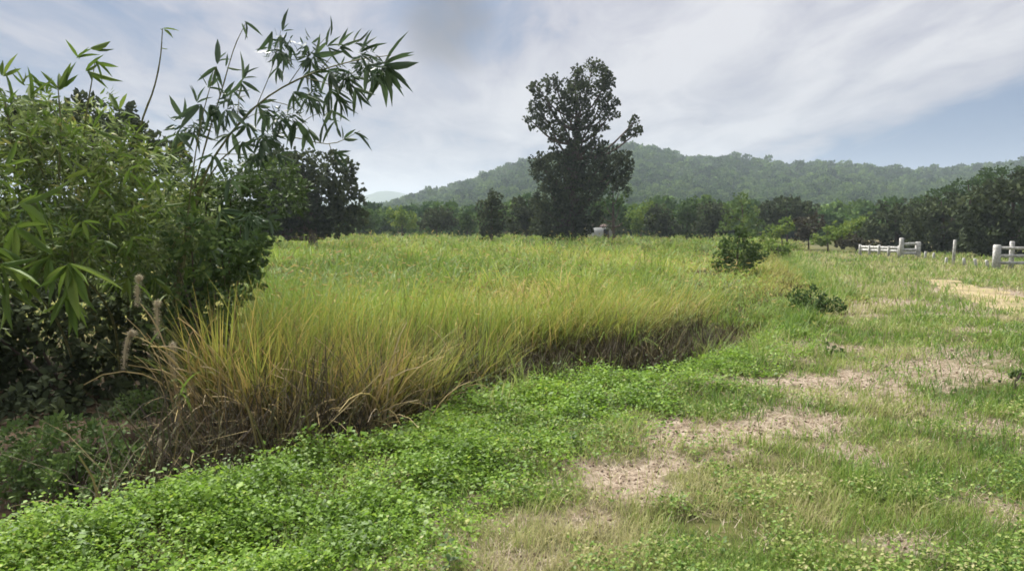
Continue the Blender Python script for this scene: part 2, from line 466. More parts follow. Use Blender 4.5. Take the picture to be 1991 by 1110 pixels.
M['hill'] = solid_mat('hill_floor', (.03, .05, .02), (.06, .085, .03), .05, .95, 0)
M['fence'] = solid_mat('weathered_white_paint', (.30, .29, .27), (.62, .61, .58), 9, .8, .25)
M['plume'] = leaf_mat('grass_plume', [(0, (.50, .42, .28)), (1, (.62, .55, .40))], 0.35, rough=.8)
M['plume_gold'] = leaf_mat('field_seed_head', [(0, (.22, .24, .05)), (.5, (.36, .31, .09)), (1, (.44, .32, .14))], 0.3, rough=.8)
M['clod'] = leaf_mat('soil_clod', [(0, (.07, .048, .034)), (.6, (.19, .135, .10)), (1, (.34, .27, .21))], 0.0, rough=.95, spec=.05)
M['white_wall'] = solid_mat('whitewashed_wall', (.40, .42, .45), (.50, .51, .53), 2, .8, .1)
M['rust_roof'] = solid_mat('rusty_sheet_roof', (.05, .03, .025), (.10, .06, .05), 3, .8, .2)
M['dark_glass'] = solid_mat('dark_opening', (.02, .02, .022), (.04, .04, .045), 3, .3, 0)

# ------------------------------------------------------------------ ground
def grid_sheet(name, xs, ys, mat, zfun, attrs=True):
    X, Y = np.meshgrid(xs, ys)
    x, y = X.ravel(), Y.ravel()
    z = zfun(x, y)
    nx, ny = len(xs), len(ys)
    i = np.arange(nx * ny).reshape(ny, nx)
    f = np.stack([i[:-1, :-1], i[:-1, 1:], i[1:, 1:], i[1:, :-1]], -1).reshape(-1, 4)
    a = None
    if attrs:
        s = sdist(x, y, EDGE)
        nearm = 1 - smooth(10, 15, y)
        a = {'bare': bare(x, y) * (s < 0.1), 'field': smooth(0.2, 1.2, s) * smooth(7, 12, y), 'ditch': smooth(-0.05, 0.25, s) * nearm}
    return new_mesh(name, np.stack([x, y, z], 1), f, mat, attrs=a, smooth_shade=True)

def graded(a, b, fine, lo, hi, grow=1.16):
    """fine spacing inside a..b, growing steps out to lo and hi"""
    v = list(np.arange(a, b, fine)); s = fine
    while v[-1] < hi: s *= grow; v.append(v[-1] + s)
    s = fine
    while v[0] > lo: s *= grow; v.insert(0, v[0] - s)
    return np.array(v)
xs = graded(-5, 9, 0.09, -4000, 4000)
ys = graded(2.2, 13, 0.09, -300, 5000)
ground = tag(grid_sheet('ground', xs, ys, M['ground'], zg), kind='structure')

# sandy track at the right, a sheet laid over the ground
tk = []
tl = [(9.6, 8.0), (10.4, 12), (11.6, 16.5), (12.3, 19), (13.2, 22), (14.2, 24.5)]
cl = spline([(a, b, 0) for a, b in tl], 60)
tv = []
for i, p in enumerate(cl):
    t = cl[min(i + 1, 59)] - cl[max(i - 1, 0)]; nrm = np.array([-t[1], t[0], 0]) / np.linalg.norm(t)
    for j in range(9):
        w = (j / 8 - 0.5) * 2 * ((1.15 - .016 * max(i - 20, 0)) + 0.5 * (fbm(i * 0.3, 3.0 + (j > 4) * 9, 11) - .5))
        q = p + nrm * w
        tv.append((q[0], q[1], float(zg(q[0], q[1])) + 0.012 - 0.035 * (abs(j - 4) == 4 or i in (0, 59))))
i = np.arange(60 * 9).reshape(60, 9)
tf = np.stack([i[:-1, :-1], i[:-1, 1:], i[1:, 1:], i[1:, :-1]], -1).reshape(-1, 4)
tag(new_mesh('dirt_track', np.array(tv), tf, M['track'], smooth_shade=True), kind='structure')

# ------------------------------------------------------------------ hills and their forest
def ridge_fn(pts, d):
    X = [(p[0] - 995.5) / FPX * d for p in pts]; Z = [EYE + (437 - p[1]) / FPX * d for p in pts]
    return lambda x: np.interp(x, X, Z)
RD = 640.0
rz = ridge_fn([(-900, 395), (-300, 400), (300, 412), (600, 424), (700, 416), (770, 403), (850, 380), (950, 350), (1040, 321), (1150, 306), (1215, 300), (1265, 300), (1330, 318), (1420, 319), (1510, 331), (1640, 330), (1720, 340), (1810, 343), (1900, 337), (2000, 325), (2300, 335), (3000, 380)], RD)
def hill_z(x, y):
    xr = x * RD / np.maximum(y, 60)
    top = np.maximum(rz(xr) - 9.0, 0)
    prof = smooth(150, RD, y) ** 1.15 * (1 - 0.9 * smooth(RD + 10, RD + 420, y))
    fold = 1 + 0.10 * (fbm(x / 90.0, y / 90.0, 21) - 0.5) * (1 - smooth(RD - 220, RD - 60, y))
    return top * prof * fold * 1.0 - 2.5 * (1 - smooth(150, 230, y))
xs = np.linspace(-1050, 1250, 150); ys = np.linspace(140, 1100, 80)
tag(grid_sheet('hill', xs, ys, M['hill'], hill_z, attrs=False), kind='structure')
RF = 2100.0
rf = ridge_fn([(400, 420), (560, 410), (640, 394), (700, 386), (738, 372), (775, 375), (820, 390), (900, 410), (1100, 425)], RF)
xs = np.linspace(-1000, 200, 80); ys = np.linspace(1500, 2800, 30)
tag(grid_sheet('far_hill', xs, ys, M['hill'], lambda x, y: rf(x * RF / y) * smooth(1500, RF, y) * (1 - .8 * smooth(RF, 2800, y)) + (fbm(x / 14, y / 14, 4) - .5) * 9, attrs=False), kind='structure')

def crown_template(n, size, seed):
    g = np.random.default_rng(seed)
    k = g.integers(5, 9)
    cen = g.normal(size=(k, 3)) * (.30, .30, .20) + (0, 0, .55)
    ci = g.integers(0, k, n)
    d = g.normal(size=(n, 3)); d /= np.linalg.norm(d, axis=1, keepdims=True)
    d[:, 2] = np.where(d[:, 2] < -.3, -d[:, 2], d[:, 2])
    T = cen[ci] + d * g.uniform(.16, .30, (n, 1))
    nd = g.normal(size=(n, 3)) + d * .4
    R = rot_frames(nd, g.uniform(0, 6.28, n))
    v, f = scatter(*DIAMOND, T, R, size * g.uniform(.7, 1.3, n))
    return v, f, np.repeat(g.uniform(0, 1, k)[ci] * .5 + g.uniform(0, 1, n) * .5, len(DIAMOND[0]))

tmpl = bpy.data.collections.new('forest_crowns')
for s in range(6):
    v, f, t = crown_template(420, .15, 100 + s)
    o = new_mesh('crown_template', v, f, M['forest'], attrs={'tint': t})
    COL.objects.unlink(o); tmpl.objects.link(o)

def instancer(name, pts, scl, collection):
    me = bpy.data.meshes.new(name)
    me.vertices.add(len(pts)); me.vertices.foreach_set('co', np.ascontiguousarray(pts, dtype=np.float32).ravel())
    for an, ty, val in (('scl', 'FLOAT_VECTOR', scl), ('rot', 'FLOAT_VECTOR', np.stack([np.zeros(len(pts)), np.zeros(len(pts)), RNG.uniform(0, 6.28, len(pts))], 1))):
        a = me.attributes.new(an, ty, 'POINT'); a.data.foreach_set('vector', np.ascontiguousarray(val, dtype=np.float32).ravel())
    o = bpy.data.objects.new(name, me); COL.objects.link(o)
    ng = bpy.data.node_groups.new(name, 'GeometryNodeTree')
    ng.interface.new_socket('Geometry', in_out='INPUT', socket_type='NodeSocketGeometry')
    ng.interface.new_socket('Geometry', in_out='OUTPUT', socket_type='NodeSocketGeometry')
    N, Lk = ng.nodes, ng.links
    gi = N.new('NodeGroupInput'); go = N.new('NodeGroupOutput')
    ci = N.new('GeometryNodeCollectionInfo'); ci.inputs['Collection'].default_value = collection
    ci.inputs['Separate Children'].default_value = True; ci.inputs['Reset Children'].default_value = True
    ip = N.new('GeometryNodeInstanceOnPoints'); ip.inputs['Pick Instance'].default_value = True
    ar = N.new('GeometryNodeInputNamedAttribute'); ar.data_type = 'FLOAT_VECTOR'; ar.inputs['Name'].default_value = 'rot'
    asn = N.new('GeometryNodeInputNamedAttribute'); asn.data_type = 'FLOAT_VECTOR'; asn.inputs['Name'].default_value = 'scl'
    e2r = N.new('FunctionNodeEulerToRotation')
    Lk.new(ar.outputs['Attribute'], e2r.inputs[0]); Lk.new(e2r.outputs[0], ip.inputs['Rotation'])
    Lk.new(asn.outputs['Attribute'], ip.inputs['Scale'])
    Lk.new(gi.outputs[0], ip.inputs['Points']); Lk.new(ci.outputs[0], ip.inputs['Instance']); Lk.new(ip.outputs[0], go.inputs[0])
    md = o.modifiers.new('scatter', 'NODES'); md.node_group = ng
    return o

n = 15000
yy = np.r_[RNG.uniform(150, RD + 35, n - 1500), RNG.uniform(98, 155, 1500)]; xx = RNG.uniform(-.82, .86, n) * yy
keep = np.abs(xx) < 900
xx, yy = xx[keep], yy[keep]
hz = np.maximum(hill_z(xx, yy), 0)
s = np.clip(np.exp(RNG.normal(np.log(7.2), .28, len(xx))), 4, 10) * (0.42 + 0.58 * smooth(200, 560, yy))
k = (hz > -1.5)
pts = np.stack([xx, yy, hz - s * .12], 1)[k]; s = s[k]
scl = np.stack([s, s, s * RNG.uniform(.8, 1.3, len(s))], 1)
tag(instancer('hill_forest', pts, scl, tmpl), 'dense green forest covering the long hill behind the field', 'forest', kind='stuff')

# ------------------------------------------------------------------ trees and bushes
def crown_mesh(lobes, leaf, density, shell=0.55, droop=0.0, tmpl=DIAMOND, aspect=1.0, minz=None, airy=None):
    """leaves spread through lobes (centre, radii): uneven clumps with gaps between"""
    Ts, Ds, Cs = [], [], []
    for c, r in lobes:
        r = np.asarray(r, float)
        vol = r[0] * r[1] * r[2]
        dens_ = density * (.85 if airy is not None and c[2] > airy else 1.0)
        ncl = max(6, int(dens_ * (r[0] * r[2]) / (leaf * leaf * aspect) * 0.95))
        cd = rand_dirs(ncl)
        cc = np.asarray(c) + cd * r * RNG.uniform(shell, 1.0, (ncl, 1)) ** 0.7
        cr = r.min() * RNG.uniform(.14, .30, (ncl, 1)) + leaf * .4
        per = 15
        d = rand_dirs(ncl * per)
        T = np.repeat(cc, per, 0) + d * np.repeat(cr, per, 0) * RNG.uniform(.3, 1.0, (ncl * per, 1))
        Ts.append(T); Ds.append(d * .6 + np.repeat(cd, per, 0) * .4 + np.array([0, 0, -droop])); Cs.append(np.repeat(RNG.uniform(0, 1, ncl), per))
    T = np.concatenate(Ts); D = np.concatenate(Ds) + rand_dirs(len(T)) * .5; C = np.concatenate(Cs)
    if minz is not None:
        k = T[:, 2] > minz
        T, D, C = T[k], D[k], C[k]
    S = leaf * RNG.uniform(.65, 1.35, len(T))
    S3 = np.stack([S * aspect, S, S], 1)
    v, f = scatter(*tmpl, T, rot_frames(D, RNG.uniform(0, 6.28, len(T))), S3)
    tint = np.clip(C * .6 + RNG.uniform(0, .4, len(T)), 0, 1)
    return v, f, np.repeat(tint, len(tmpl[0]))

def make_tree(name, label, cat, base, d, lobes, mat, leaf=.22, density=1.0, trunk_r=.12, trunk_top=None, group=None, shell=.5, limbs=6, depth=.8, droop=0.0, bz=None, airy=None):
    """base: pixel column of the foot; lobes: (px, py, rx px, ry px) at distance d"""
    bx = (base - 995.5) / FPX * d
    z0 = float(zg(bx, d)) if bz is None else bz
    root = empty(name, (bx, d, z0), label, cat, group)
    L = []
    for q in lobes:
        dd = d + (q[4] if len(q) > 4 else RNG.uniform(-.35, .35) * q[2] / FPX * d)
        c = P(q[0], q[1], dd)
        rx, rzz = q[2] / FPX * d, q[3] / FPX * d
        L.append((rel(c, root), (rx, max(rx, rzz * .7) * depth, rzz)))
    v, f, t = crown_mesh(L, leaf, density, shell, droop, minz=0.03, airy=airy)
    new_mesh('crown', v, f, mat, root, {'tint': t})
    top = max(l[0][2] for l in L) if trunk_top is None else trunk_top
    ctr = np.mean([l[0] for l in L], 0)
    tp = spline([(0, 0, -.1), (ctr[0] * .12 + RNG.uniform(-.05, .05), 0, top * .35), (ctr[0] * .5, ctr[1] * .5, top * .7), (ctr[0] * .8, ctr[1], top)], 12)
    rr = trunk_r * np.linspace(1.15, .25, 12)
    tvv, tff = tube(tp, rr, 8)
    new_mesh('trunk', tvv, tff, M['bark'], root, smooth_shade=True)
    order = sorted(L, key=lambda l: -l[1][0] * l[1][2])[:limbs]
    for c, r in order:
        k = int(np.clip((c[2] - .5 * r[2]) / max(top, .1) * 9, 2, 9))
        s0 = tp[k]
        mid = (s0 + c) / 2 + np.array([0, 0, -.12 * np.linalg.norm(c - s0)])
        lv, lf = tube(spline([s0, mid, c + np.array([0, 0, r[2] * .4])], 7), np.linspace(rr[k] * .7, .012 + trunk_r * .08, 7), 6)
        new_mesh('limb', lv, lf, M['bark'], root, smooth_shade=True)
    return root

# the tall tree in the middle: open, lumpy top above a creeper-thick lower crown
make_tree('tall_tree', 'tallest tree standing alone mid-field, airy lumpy top over a dense dark lower crown', 'tree', 1112, 62,
    [(1150, 150, 38, 28), (1118, 158, 22, 18), (1075, 165, 22, 18), (1175, 175, 16, 30), (1130, 185, 34, 24), (1095, 195, 22, 18), (1052, 185, 14, 16), (1045, 215, 20, 18), (1032, 240, 13, 14),
     (1088, 225, 22, 20), (1130, 220, 30, 24), (1165, 215, 20, 18), (1187, 198, 12, 14), (1190, 222, 12, 10), (1068, 250, 20, 16), (1105, 258, 24, 20), (1140, 255, 26, 20), (1170, 245, 12, 12), (1075, 278, 18, 12), (1120, 285, 26, 14),
     (1160, 282, 22, 14), (1040, 170, 14, 12), (1183, 158, 12, 16), (1060, 205, 20, 16), (1200, 205, 9, 10), (1216, 262, 12, 12), (1233, 245, 13, 17), (1243, 258, 8, 8),
     (1085, 320, 45, 24), (1130, 315, 50, 30), (1180, 310, 40, 22), (1215, 320, 18, 26), (1055, 335, 28, 18), (1100, 350, 50, 26), (1150, 345, 45, 24), (1070, 385, 36, 28), (1115, 390, 38, 32), (1150, 375, 26, 24), (1100, 425, 40, 28), (1125, 445, 30, 22), (1060, 420, 26, 24), (1085, 455, 34, 16), (1140, 420, 34, 26), (1060, 445, 30, 18), (1200, 345, 26, 24), (1040, 310, 14, 12)],
    M['dark_tree'], leaf=.21, density=1.6, airy=8.0, trunk_r=.32, trunk_top=12.5, shell=.35, limbs=46, depth=.9)
make_tree('cone_tree', 'small dark pointed tree standing alone left of the tallest tree', 'tree', 957, 60,
    [(957, 385, 18, 16), (955, 405, 28, 22), (955, 428, 32, 22), (958, 448, 26, 16), (948, 455, 16, 12)], M['dark_tree'], leaf=.20, density=1.5, trunk_r=.12, shell=.2, depth=1.0)
make_tree('round_tree', 'broad dark round-topped tree at field edge behind the arching bamboo', 'tree', 610, 45,
    [(640, 335, 50, 36), (590, 330, 50, 36), (540, 350, 50, 40), (670, 365, 36, 30), (680, 385, 28, 26), (620, 385, 60, 42), (560, 400, 60, 45), (500, 380, 50, 45), (650, 420, 50, 30), (500, 430, 60, 40), (600, 430, 60, 30), (440, 400, 60, 60), (690, 425, 24, 22), (545, 320, 44, 34), (520, 430, 60, 34), (560, 370, 60, 40), (600, 405, 80, 36), (640, 445, 50, 14), (560, 445, 60, 16)],
    M['dark_tree'], leaf=.26, density=1.3, trunk_r=.28, shell=.4)
make_tree('dome_tree', 'dark domed tree showing above the bamboo on the far left', 'tree', 190, 24,
    [(190, 225, 60, 34), (230, 240, 42, 32), (150, 240, 60, 40), (260, 270, 40, 36), (200, 290, 100, 60), (100, 300, 100, 80), (300, 320, 60, 60), (60, 250, 80, 50)],
    M['dark_tree'], leaf=.17, density=1.2, trunk_r=.2, shell=.4)
make_tree('low_bush', 'low dark bush in front of the white shed, at foot of the tallest tree', 'bush', 1182, 78, [(1190, 438, 20, 9), (1150, 432, 16, 8), (1205, 446, 18, 8)], M['dark_tree'], leaf=.16, density=1.3, trunk_r=.05, shell=.3, limbs=2, depth=1.0)
make_tree('loose_tree', 'loose grey-green tree right behind the tallest tree with open lower branches', 'tree', 1192, 74,
    [(1180, 360, 30, 20), (1205, 375, 24, 20), (1175, 395, 26, 14), (1205, 405, 20, 14), (1165, 418, 20, 9), (1215, 430, 12, 8)], M['mid_tree'], leaf=.26, density=.8, trunk_r=.16, shell=.5)

HEDGE = [  # name, label, category, base px, distance, lobes, material, leaf, density
    ('bush', 'low dark bush at field edge just right of the broad round tree', 'bush', 722, 80, [(722, 425, 26, 18), (705, 432, 20, 14)], 'mid_tree', .24, 1.2),
    ('bush', 'pale olive bush at far field edge between two darker bushes, left of cone-shaped tree', 'bush', 782, 82, [(770, 422, 20, 20), (795, 428, 22, 16)], 'pale_tree', .24, .9),
    ('bush', 'dark round bush at far field edge, widest one left of the cone-shaped tree', 'bush', 850, 78, [(850, 425, 30, 20), (835, 435, 22, 12), (868, 432, 20, 14)], 'dark_tree', .24, 1.3),
    ('bush', 'small olive bush hugging the left side of the cone-shaped tree', 'bush', 908, 80, [(905, 425, 18, 20), (915, 438, 16, 10)], 'mid_tree', .24, 1.0),
    ('small_tree', 'dark bushy tree between the cone-shaped tree and the tallest tree', 'tree', 1022, 70, [(1020, 405, 28, 20), (1035, 425, 30, 22), (1010, 432, 26, 18), (1045, 445, 24, 12)], 'dark_tree', .24, 1.3),
    ('bush', 'pale green bush at field edge right of the loose grey-green tree', 'bush', 1245, 82, [(1240, 425, 24, 24), (1262, 412, 22, 22)], 'pale_tree', .24, .9),
    ('bush', 'dark square bush at field edge, leftmost of three right of the tallest tree', 'bush', 1285, 76, [(1280, 425, 24, 26), (1300, 440, 24, 18)], 'dark_tree', .24, 1.3),
    ('bush', 'light-topped bush at far field edge, middle of three right of the tallest tree', 'bush', 1335, 78, [(1330, 415, 24, 18), (1345, 400, 18, 14), (1335, 440, 30, 20)], 'mid_tree', .24, 1.1),
    ('bush', 'tall dark bush at far field edge just left of the slim pale sapling', 'bush', 1385, 75, [(1385, 415, 30, 24), (1378, 442, 30, 20), (1400, 430, 22, 24)], 'dark_tree', .24, 1.3),
    ('sapling', 'slim feathery pale green sapling rising behind the lone bush in the field', 'tree', 1445, 62, [(1440, 390, 20, 18), (1420, 410, 20, 18), (1462, 412, 18, 18), (1440, 432, 34, 20), (1475, 440, 22, 16), (1410, 440, 18, 14)], 'sapling', .18, .34),
    ('small_tree', 'wide flat-topped dark tree at field edge right of the slim pale sapling', 'tree', 1530, 78, [(1530, 400, 44, 16), (1495, 410, 26, 16), (1570, 410, 28, 16), (1500, 430, 28, 18), (1545, 425, 26, 18)], 'dark_tree', .25, 1.2),
    ('bush', 'pale yellow-green bush in front of the flat-topped dark tree', 'bush', 1520, 62, [(1510, 452, 22, 14), (1530, 440, 16, 14), (1495, 462, 18, 8)], 'pale_tree', .2, .8),
    ('bush', 'dark bush below right end of the flat-topped tree', 'bush', 1572, 60, [(1572, 435, 30, 16), (1560, 455, 20, 14)], 'brown_bush', .2, 1.2),
    ('bush', 'spreading light green bush in front of the flat-topped tree and left of the brush heap', 'bush', 1610, 56, [(1605, 462, 28, 12), (1628, 450, 22, 16), (1590, 468, 22, 8)], 'pale_tree', .2, .9),
    ('bush', 'low pale scrub bush right of the lone field bush', 'bush', 1500, 42, [(1495, 480, 24, 12), (1520, 486, 22, 9), (1540, 478, 16, 10)], 'pale_tree', .14, .7),
    ('bush', 'bright green bush at the left end of the white fence', 'bush', 1665, 62, [(1660, 442, 24, 16), (1680, 430, 18, 14), (1650, 455, 20, 10)], 'pale_tree', .2, 1.0),
    ('brush_heap', 'low dark brown heap of brush at the left end of the white fence', 'brush heap', 1665, 52, [(1660, 468, 26, 10), (1685, 476, 26, 8), (1640, 474, 16, 7)], 'brown_bush', .16, 1.5),
]
for nm, lb, ct, bx, d, lobes, mt, lf, dn in HEDGE:
    make_tree(nm, lb, ct, bx, d, lobes, M[mt], leaf=lf, density=dn * 1.7, trunk_r=.06 if ct != 'tree' else .1, shell=.3, limbs=3, depth=1.0)

RIGHT = [
    ('roadside_tree', 'dark spreading tree behind the white gate frame, smallest of the roadside trees', 1745, 60, [(1745, 410, 40, 22), (1720, 430, 34, 26), (1770, 430, 44, 30), (1740, 460, 50, 22), (1700, 455, 34, 24)], 'dark_tree'),
    ('roadside_tree', 'dark tree between the white gate frame and the lone white post', 1830, 54, [(1830, 400, 46, 24), (1800, 425, 44, 28), (1855, 425, 50, 36), (1820, 460, 60, 30), (1880, 465, 50, 24), (1850, 480, 60, 18), (1790, 478, 50, 16)], 'dark_tree'),
    ('roadside_tree', 'largest dark roadside tree at the right edge, towering over the white fence', 1965, 47, [(1985, 360, 50, 32), (1930, 385, 44, 30), (1960, 400, 60, 40), (1900, 415, 40, 30), (1920, 450, 60, 36), (1985, 450, 60, 40), (2050, 380, 60, 50), (2060, 450, 60, 50), (1950, 480, 60, 24), (2010, 480, 60, 24), (1900, 475, 40, 22)], 'dark_tree'),
    ('roadside_tree', 'mid-green tree rising behind the other roadside trees at right', 1890, 75, [(1890, 370, 50, 24), (1840, 385, 40, 20), (1950, 350, 50, 26), (1800, 400, 30, 18), (1900, 410, 60, 30)], 'mid_tree'),
]
for nm, lb, bx, d, lobes, mt in RIGHT:
    make_tree(nm, lb, 'tree', bx, d, lobes, M[mt], leaf=.24, density=1.35, trunk_r=.2, shell=.35, limbs=5, group='dark trees along the white fence')

make_tree('lone_bush', 'lone feathery green bush standing out in the right half of the field', 'bush', 1432, 25,
    [(1432, 488, 36, 20), (1405, 505, 26, 18), (1460, 502, 26, 20), (1430, 518, 48, 16), (1450, 464, 26, 16), (1415, 475, 20, 12), (1440, 448, 14, 12), (1478, 490, 14, 16)], M['lone'], leaf=.075, density=1.3, trunk_r=.04, shell=.35, limbs=5, depth=1.0)
make_tree('low_bush', 'low dark green bush at the verge edge, below the lone field bush', 'bush', 1582, 14.5,
    [(1575, 580, 38, 22), (1610, 594, 34, 16), (1555, 600, 24, 12), (1590, 612, 34, 12)], M['mid_tree'], leaf=.05, density=1.5, trunk_r=.02, shell=.35, limbs=4, depth=1.0)
make_tree('verge_plant', 'small dark upright plant growing beside a bare patch on the verge', 'plant', 1622, 10.2,
    [(1620, 680, 16, 20), (1630, 695, 18, 12), (1612, 697, 14, 10)], M['shade_leaf'], leaf=.04, density=.9, trunk_r=.01, shell=.3, limbs=3, depth=1.0)
make_tree('verge_plant', 'dark leafy plant at right frame edge on the verge', 'plant', 1978, 8.0,
    [(1975, 755, 26, 20), (1990, 790, 24, 20), (1985, 730, 16, 14)], M['shade_leaf'], leaf=.035, density=.8, trunk_r=.01, shell=.3, limbs=3, depth=1.0)

# white building glimpsed behind the tall tree
def box(x0, x1, y0, y1, z0, z1):
    v = np.array([[x, y, z] for x in (x0, x1) for y in (y0, y1) for z in (z0, z1)])
    f = np.array([[0, 1, 3, 2], [4, 6, 7, 5], [0, 4, 5, 1], [2, 3, 7, 6], [0, 2, 6, 4], [1, 5, 7, 3]])
    return v, f
c = P(1165, 445, 84)
hut = empty('shed', (c[0], 84, 0), 'small white shed half hidden behind the tallest tree', 'shed')
v, f = box(-1.5, 1.5, -1.2, 1.2, -.1, 1.50); new_mesh('wall', v, f, M['white_wall'], hut)
v, f = merge([(np.array([[-1.8, -1.5, 1.48], [1.8, -1.5, 1.48], [1.8, 0, 1.80], [-1.8, 0, 1.80], [-1.8, -1.5, 1.55], [1.8, -1.5, 1.55], [1.8, 0, 1.87], [-1.8, 0, 1.87]]), np.array([[0, 1, 2, 3], [4, 7, 6, 5], [0, 4, 5, 1], [1, 5, 6, 2], [3, 2, 6, 7], [0, 3, 7, 4]])),
              (np.array([[-1.8, 1.5, 1.48], [1.8, 1.5, 1.48], [1.8, 0.002, 1.80], [-1.8, .002, 1.80], [-1.8, 1.5, 1.55], [1.8, 1.5, 1.55], [1.8, .002, 1.87], [-1.8, .002, 1.87]]), np.array([[0, 3, 2, 1], [4, 5, 6, 7], [0, 1, 5, 4], [1, 2, 6, 5], [3, 7, 6, 2], [0, 4, 7, 3]]))])
new_mesh('roof', v, f, M['rust_roof'], hut)
v, f = box(.35, .95, -1.23, -1.15, .0, 1.35); new_mesh('door', v, f, M['dark_glass'], hut)

# ------------------------------------------------------------------ white fence along the track
def bev_box(cx, cy, w, dp, z0, z1, cap=.012):
    h = w / 2; g = dp / 2
    rings = [(z0, 1.0), (z1 - cap, .96), (z1, .80)]
    v = []
    for z, k in rings:
        v += [(cx - h * k, cy - g * k, z), (cx + h * k, cy - g * k, z), (cx + h * k, cy + g * k, z), (cx - h * k, cy + g * k, z)]
    f = []
    for i in range(2):
        for j in range(4):
            k = (j + 1) % 4
            f.append([i * 4 + j, i * 4 + k, i * 4 + 4 + k, i * 4 + 4 + j])
    f += [[8, 9, 10, 11], [3, 2, 1, 0]]
    return np.array(v), np.array(f)

def fence_post(parent, x, y, h, w=.16, lean=0.0):
    z = float(zg(x, y)) if parent is None else float(zg(x, y)) - parent.location.z
    ox, oy = (0, 0) if parent is None else (parent.location.x, parent.location.y)
    v, f = bev_box(0, 0, w, w, -.15, h, .03)
    v[:, 0] += v[:, 2] * lean
    v += np.array([x - ox, y - oy, z])
    return new_mesh('post', v, f, M['fence'], parent)

def fence_rail(parent, a, b, w=.10, t=.05):
    a = np.asarray(a, float) - np.array(parent.location); b = np.asarray(b, float) - np.array(parent.location)
    pts = np.array([a + (b - a) * k for k in np.linspace(0, 1, 7)]); pts[1:-1, 2] += RNG.normal(0, .008, 5)
    d = (b - a) / np.linalg.norm(b - a); nrm = np.array([-d[1], d[0], 0]) * t / 2; up = np.array([0, 0, w / 2])
    ring = np.stack([pts - nrm - up, pts + nrm - up, pts + nrm + up, pts - nrm + up], 1).reshape(-1, 3)
    f = []
    for i in range(6):
        for j in range(4):
            k = (j + 1) % 4
            f.append([i * 4 + j, i * 4 + k, i * 4 + 4 + k, i * 4 + 4 + j])
    f += [[3, 2, 1, 0], [24, 25, 26, 27]]
    return new_mesh('rail', ring, np.array(f), M['fence'], parent)

def col(px, d): return (px - 995.5) / FPX * d
# right-hand railed fence, runs on out of the frame
D = 33.5
x0 = col(1938, D)
fr = empty('rail_fence', (x0, D, float(zg(x0, D))), 'white railed fence with thick end post at the right edge', 'fence')
fence_post(fr, x0, D, 1.12, .24)
fence_post(fr, col(1967, D), D, 1.28, .15)
for k, pxx in enumerate((2050, 2140, 2240)): fence_post(fr, col(pxx, D), D - .2 * (k + 1), 1.2, .17)
for hgt in (.30, .62, .98):
    fence_rail(fr, (x0 + .1, D - .02, float(zg(x0, D)) + hgt), (col(2250, D), D - .7, float(zg(x0, D)) + hgt), .13, .07)
# the small gate frame
D = 45
x0, x1 = col(1752, D), col(1786, D)
gf = empty('gate_frame', (x0, D, float(zg(x0, D))), 'small white two-post gate frame left of the lone white post', 'gate')
fence_post(gf, x0, D, 1.22, .20); fence_post(gf, x1, D + .1, .98, .24)
for hgt in (.30, .50, .86): fence_rail(gf, (x0, D - .02, float(zg(x0, D)) + hgt), (x1, D + .08, float(zg(x0, D)) + hgt), .16, .07)
# low railing running left from the gate
xa, xb = col(1672, 49), col(1748, 46)
lf = empty('low_fence', (xa, 49, float(zg(xa, 49))), 'low pale board fence running from the brush heap to the gate frame', 'fence')
for k in range(5):
    t = k / 4; fence_post(lf, xa + (xb - xa) * t, 49 - 3 * t, .72 - .05 * (k % 2), .14)
for hgt in (.36, .56): fence_rail(lf, (xa, 48.98, float(zg(xa, 49)) + hgt), (xb, 45.98, float(zg(xb, 46)) + hgt), .18, .05)
lp = fence_post(None, col(1854, 36), 36, 1.28, .10, .03); lp.name = 'fence_post'
tag(lp, 'lone tall thin white post between the gate frame and the railed fence', 'post')
STUBS = [(1799, 44, .55, 'short white stub post just right of the gate frame'), (1815, 43, .48, 'low white stub post, second to the right of the gate frame'),
         (1840, 38, .42, 'low white stub post just left of the lone tall post'), (1876, 36.5, .45, 'low white stub post just right of the lone tall post'),
         (1899, 35, .52, 'pointed white stub post midway between lone tall post and railed fence'), (1922, 34, .50, 'low white stub post touching the left side of the railed fence')]
for pxx, d, h, lb in STUBS:
    o = fence_post(None, col(pxx, d), d, h * .8, .10, RNG.uniform(-.2, .2)); o.name = 'stub_post'
    tag(o, lb, 'post', 'short white posts by the track')

# ------------------------------------------------------------------ bamboo and the thicket at the left
LEAF_ME = {}
def leaf_obj(root, p, direction, length, mat, width=None, roll=0.0, name='leaf'):
    key = mat.name
    if key not in LEAF_ME:
        tv = np.array([[0, 0, 0], [.30, .10, .02], [-.30, .10, .02], [.5, .34, .03], [-.5, .34, .03], [.40, .66, -.03], [-.40, .66, -.03], [0, 1, -.16], [0, .10, -.02], [0, .34, -.04], [0, .66, -.09]])
        tf = np.array([[0, 1, 8], [0, 8, 2], [1, 3, 9], [1, 9, 8], [8, 9, 4], [8, 4, 2], [3, 5, 10], [3, 10, 9], [9, 10, 6], [9, 6, 4], [10, 5, 7], [10, 7, 6]])
        o = new_mesh('leaf', tv, tf, mat, attrs={'tint': np.full(len(tv), .5)})
        LEAF_ME[key] = o.data; COL.objects.unlink(o); bpy.data.objects.remove(o)
    o = bpy.data.objects.new(name, LEAF_ME[key]); COL.objects.link(o); o.parent = root
    d = np.asarray(direction, float)[None]
    R = rot_frames(d, np.array([roll]))[0]
    from mathutils import Matrix
    m = Matrix([[*R[0], 0], [*R[1], 0], [*R[2], 0], [0, 0, 0, 1]])
    o.rotation_euler = m.to_euler()
    o.location = tuple(float(q) for q in rel(p, root))
    w = length * .17 if width is None else width
    o.scale = (w, length, length)
    return o

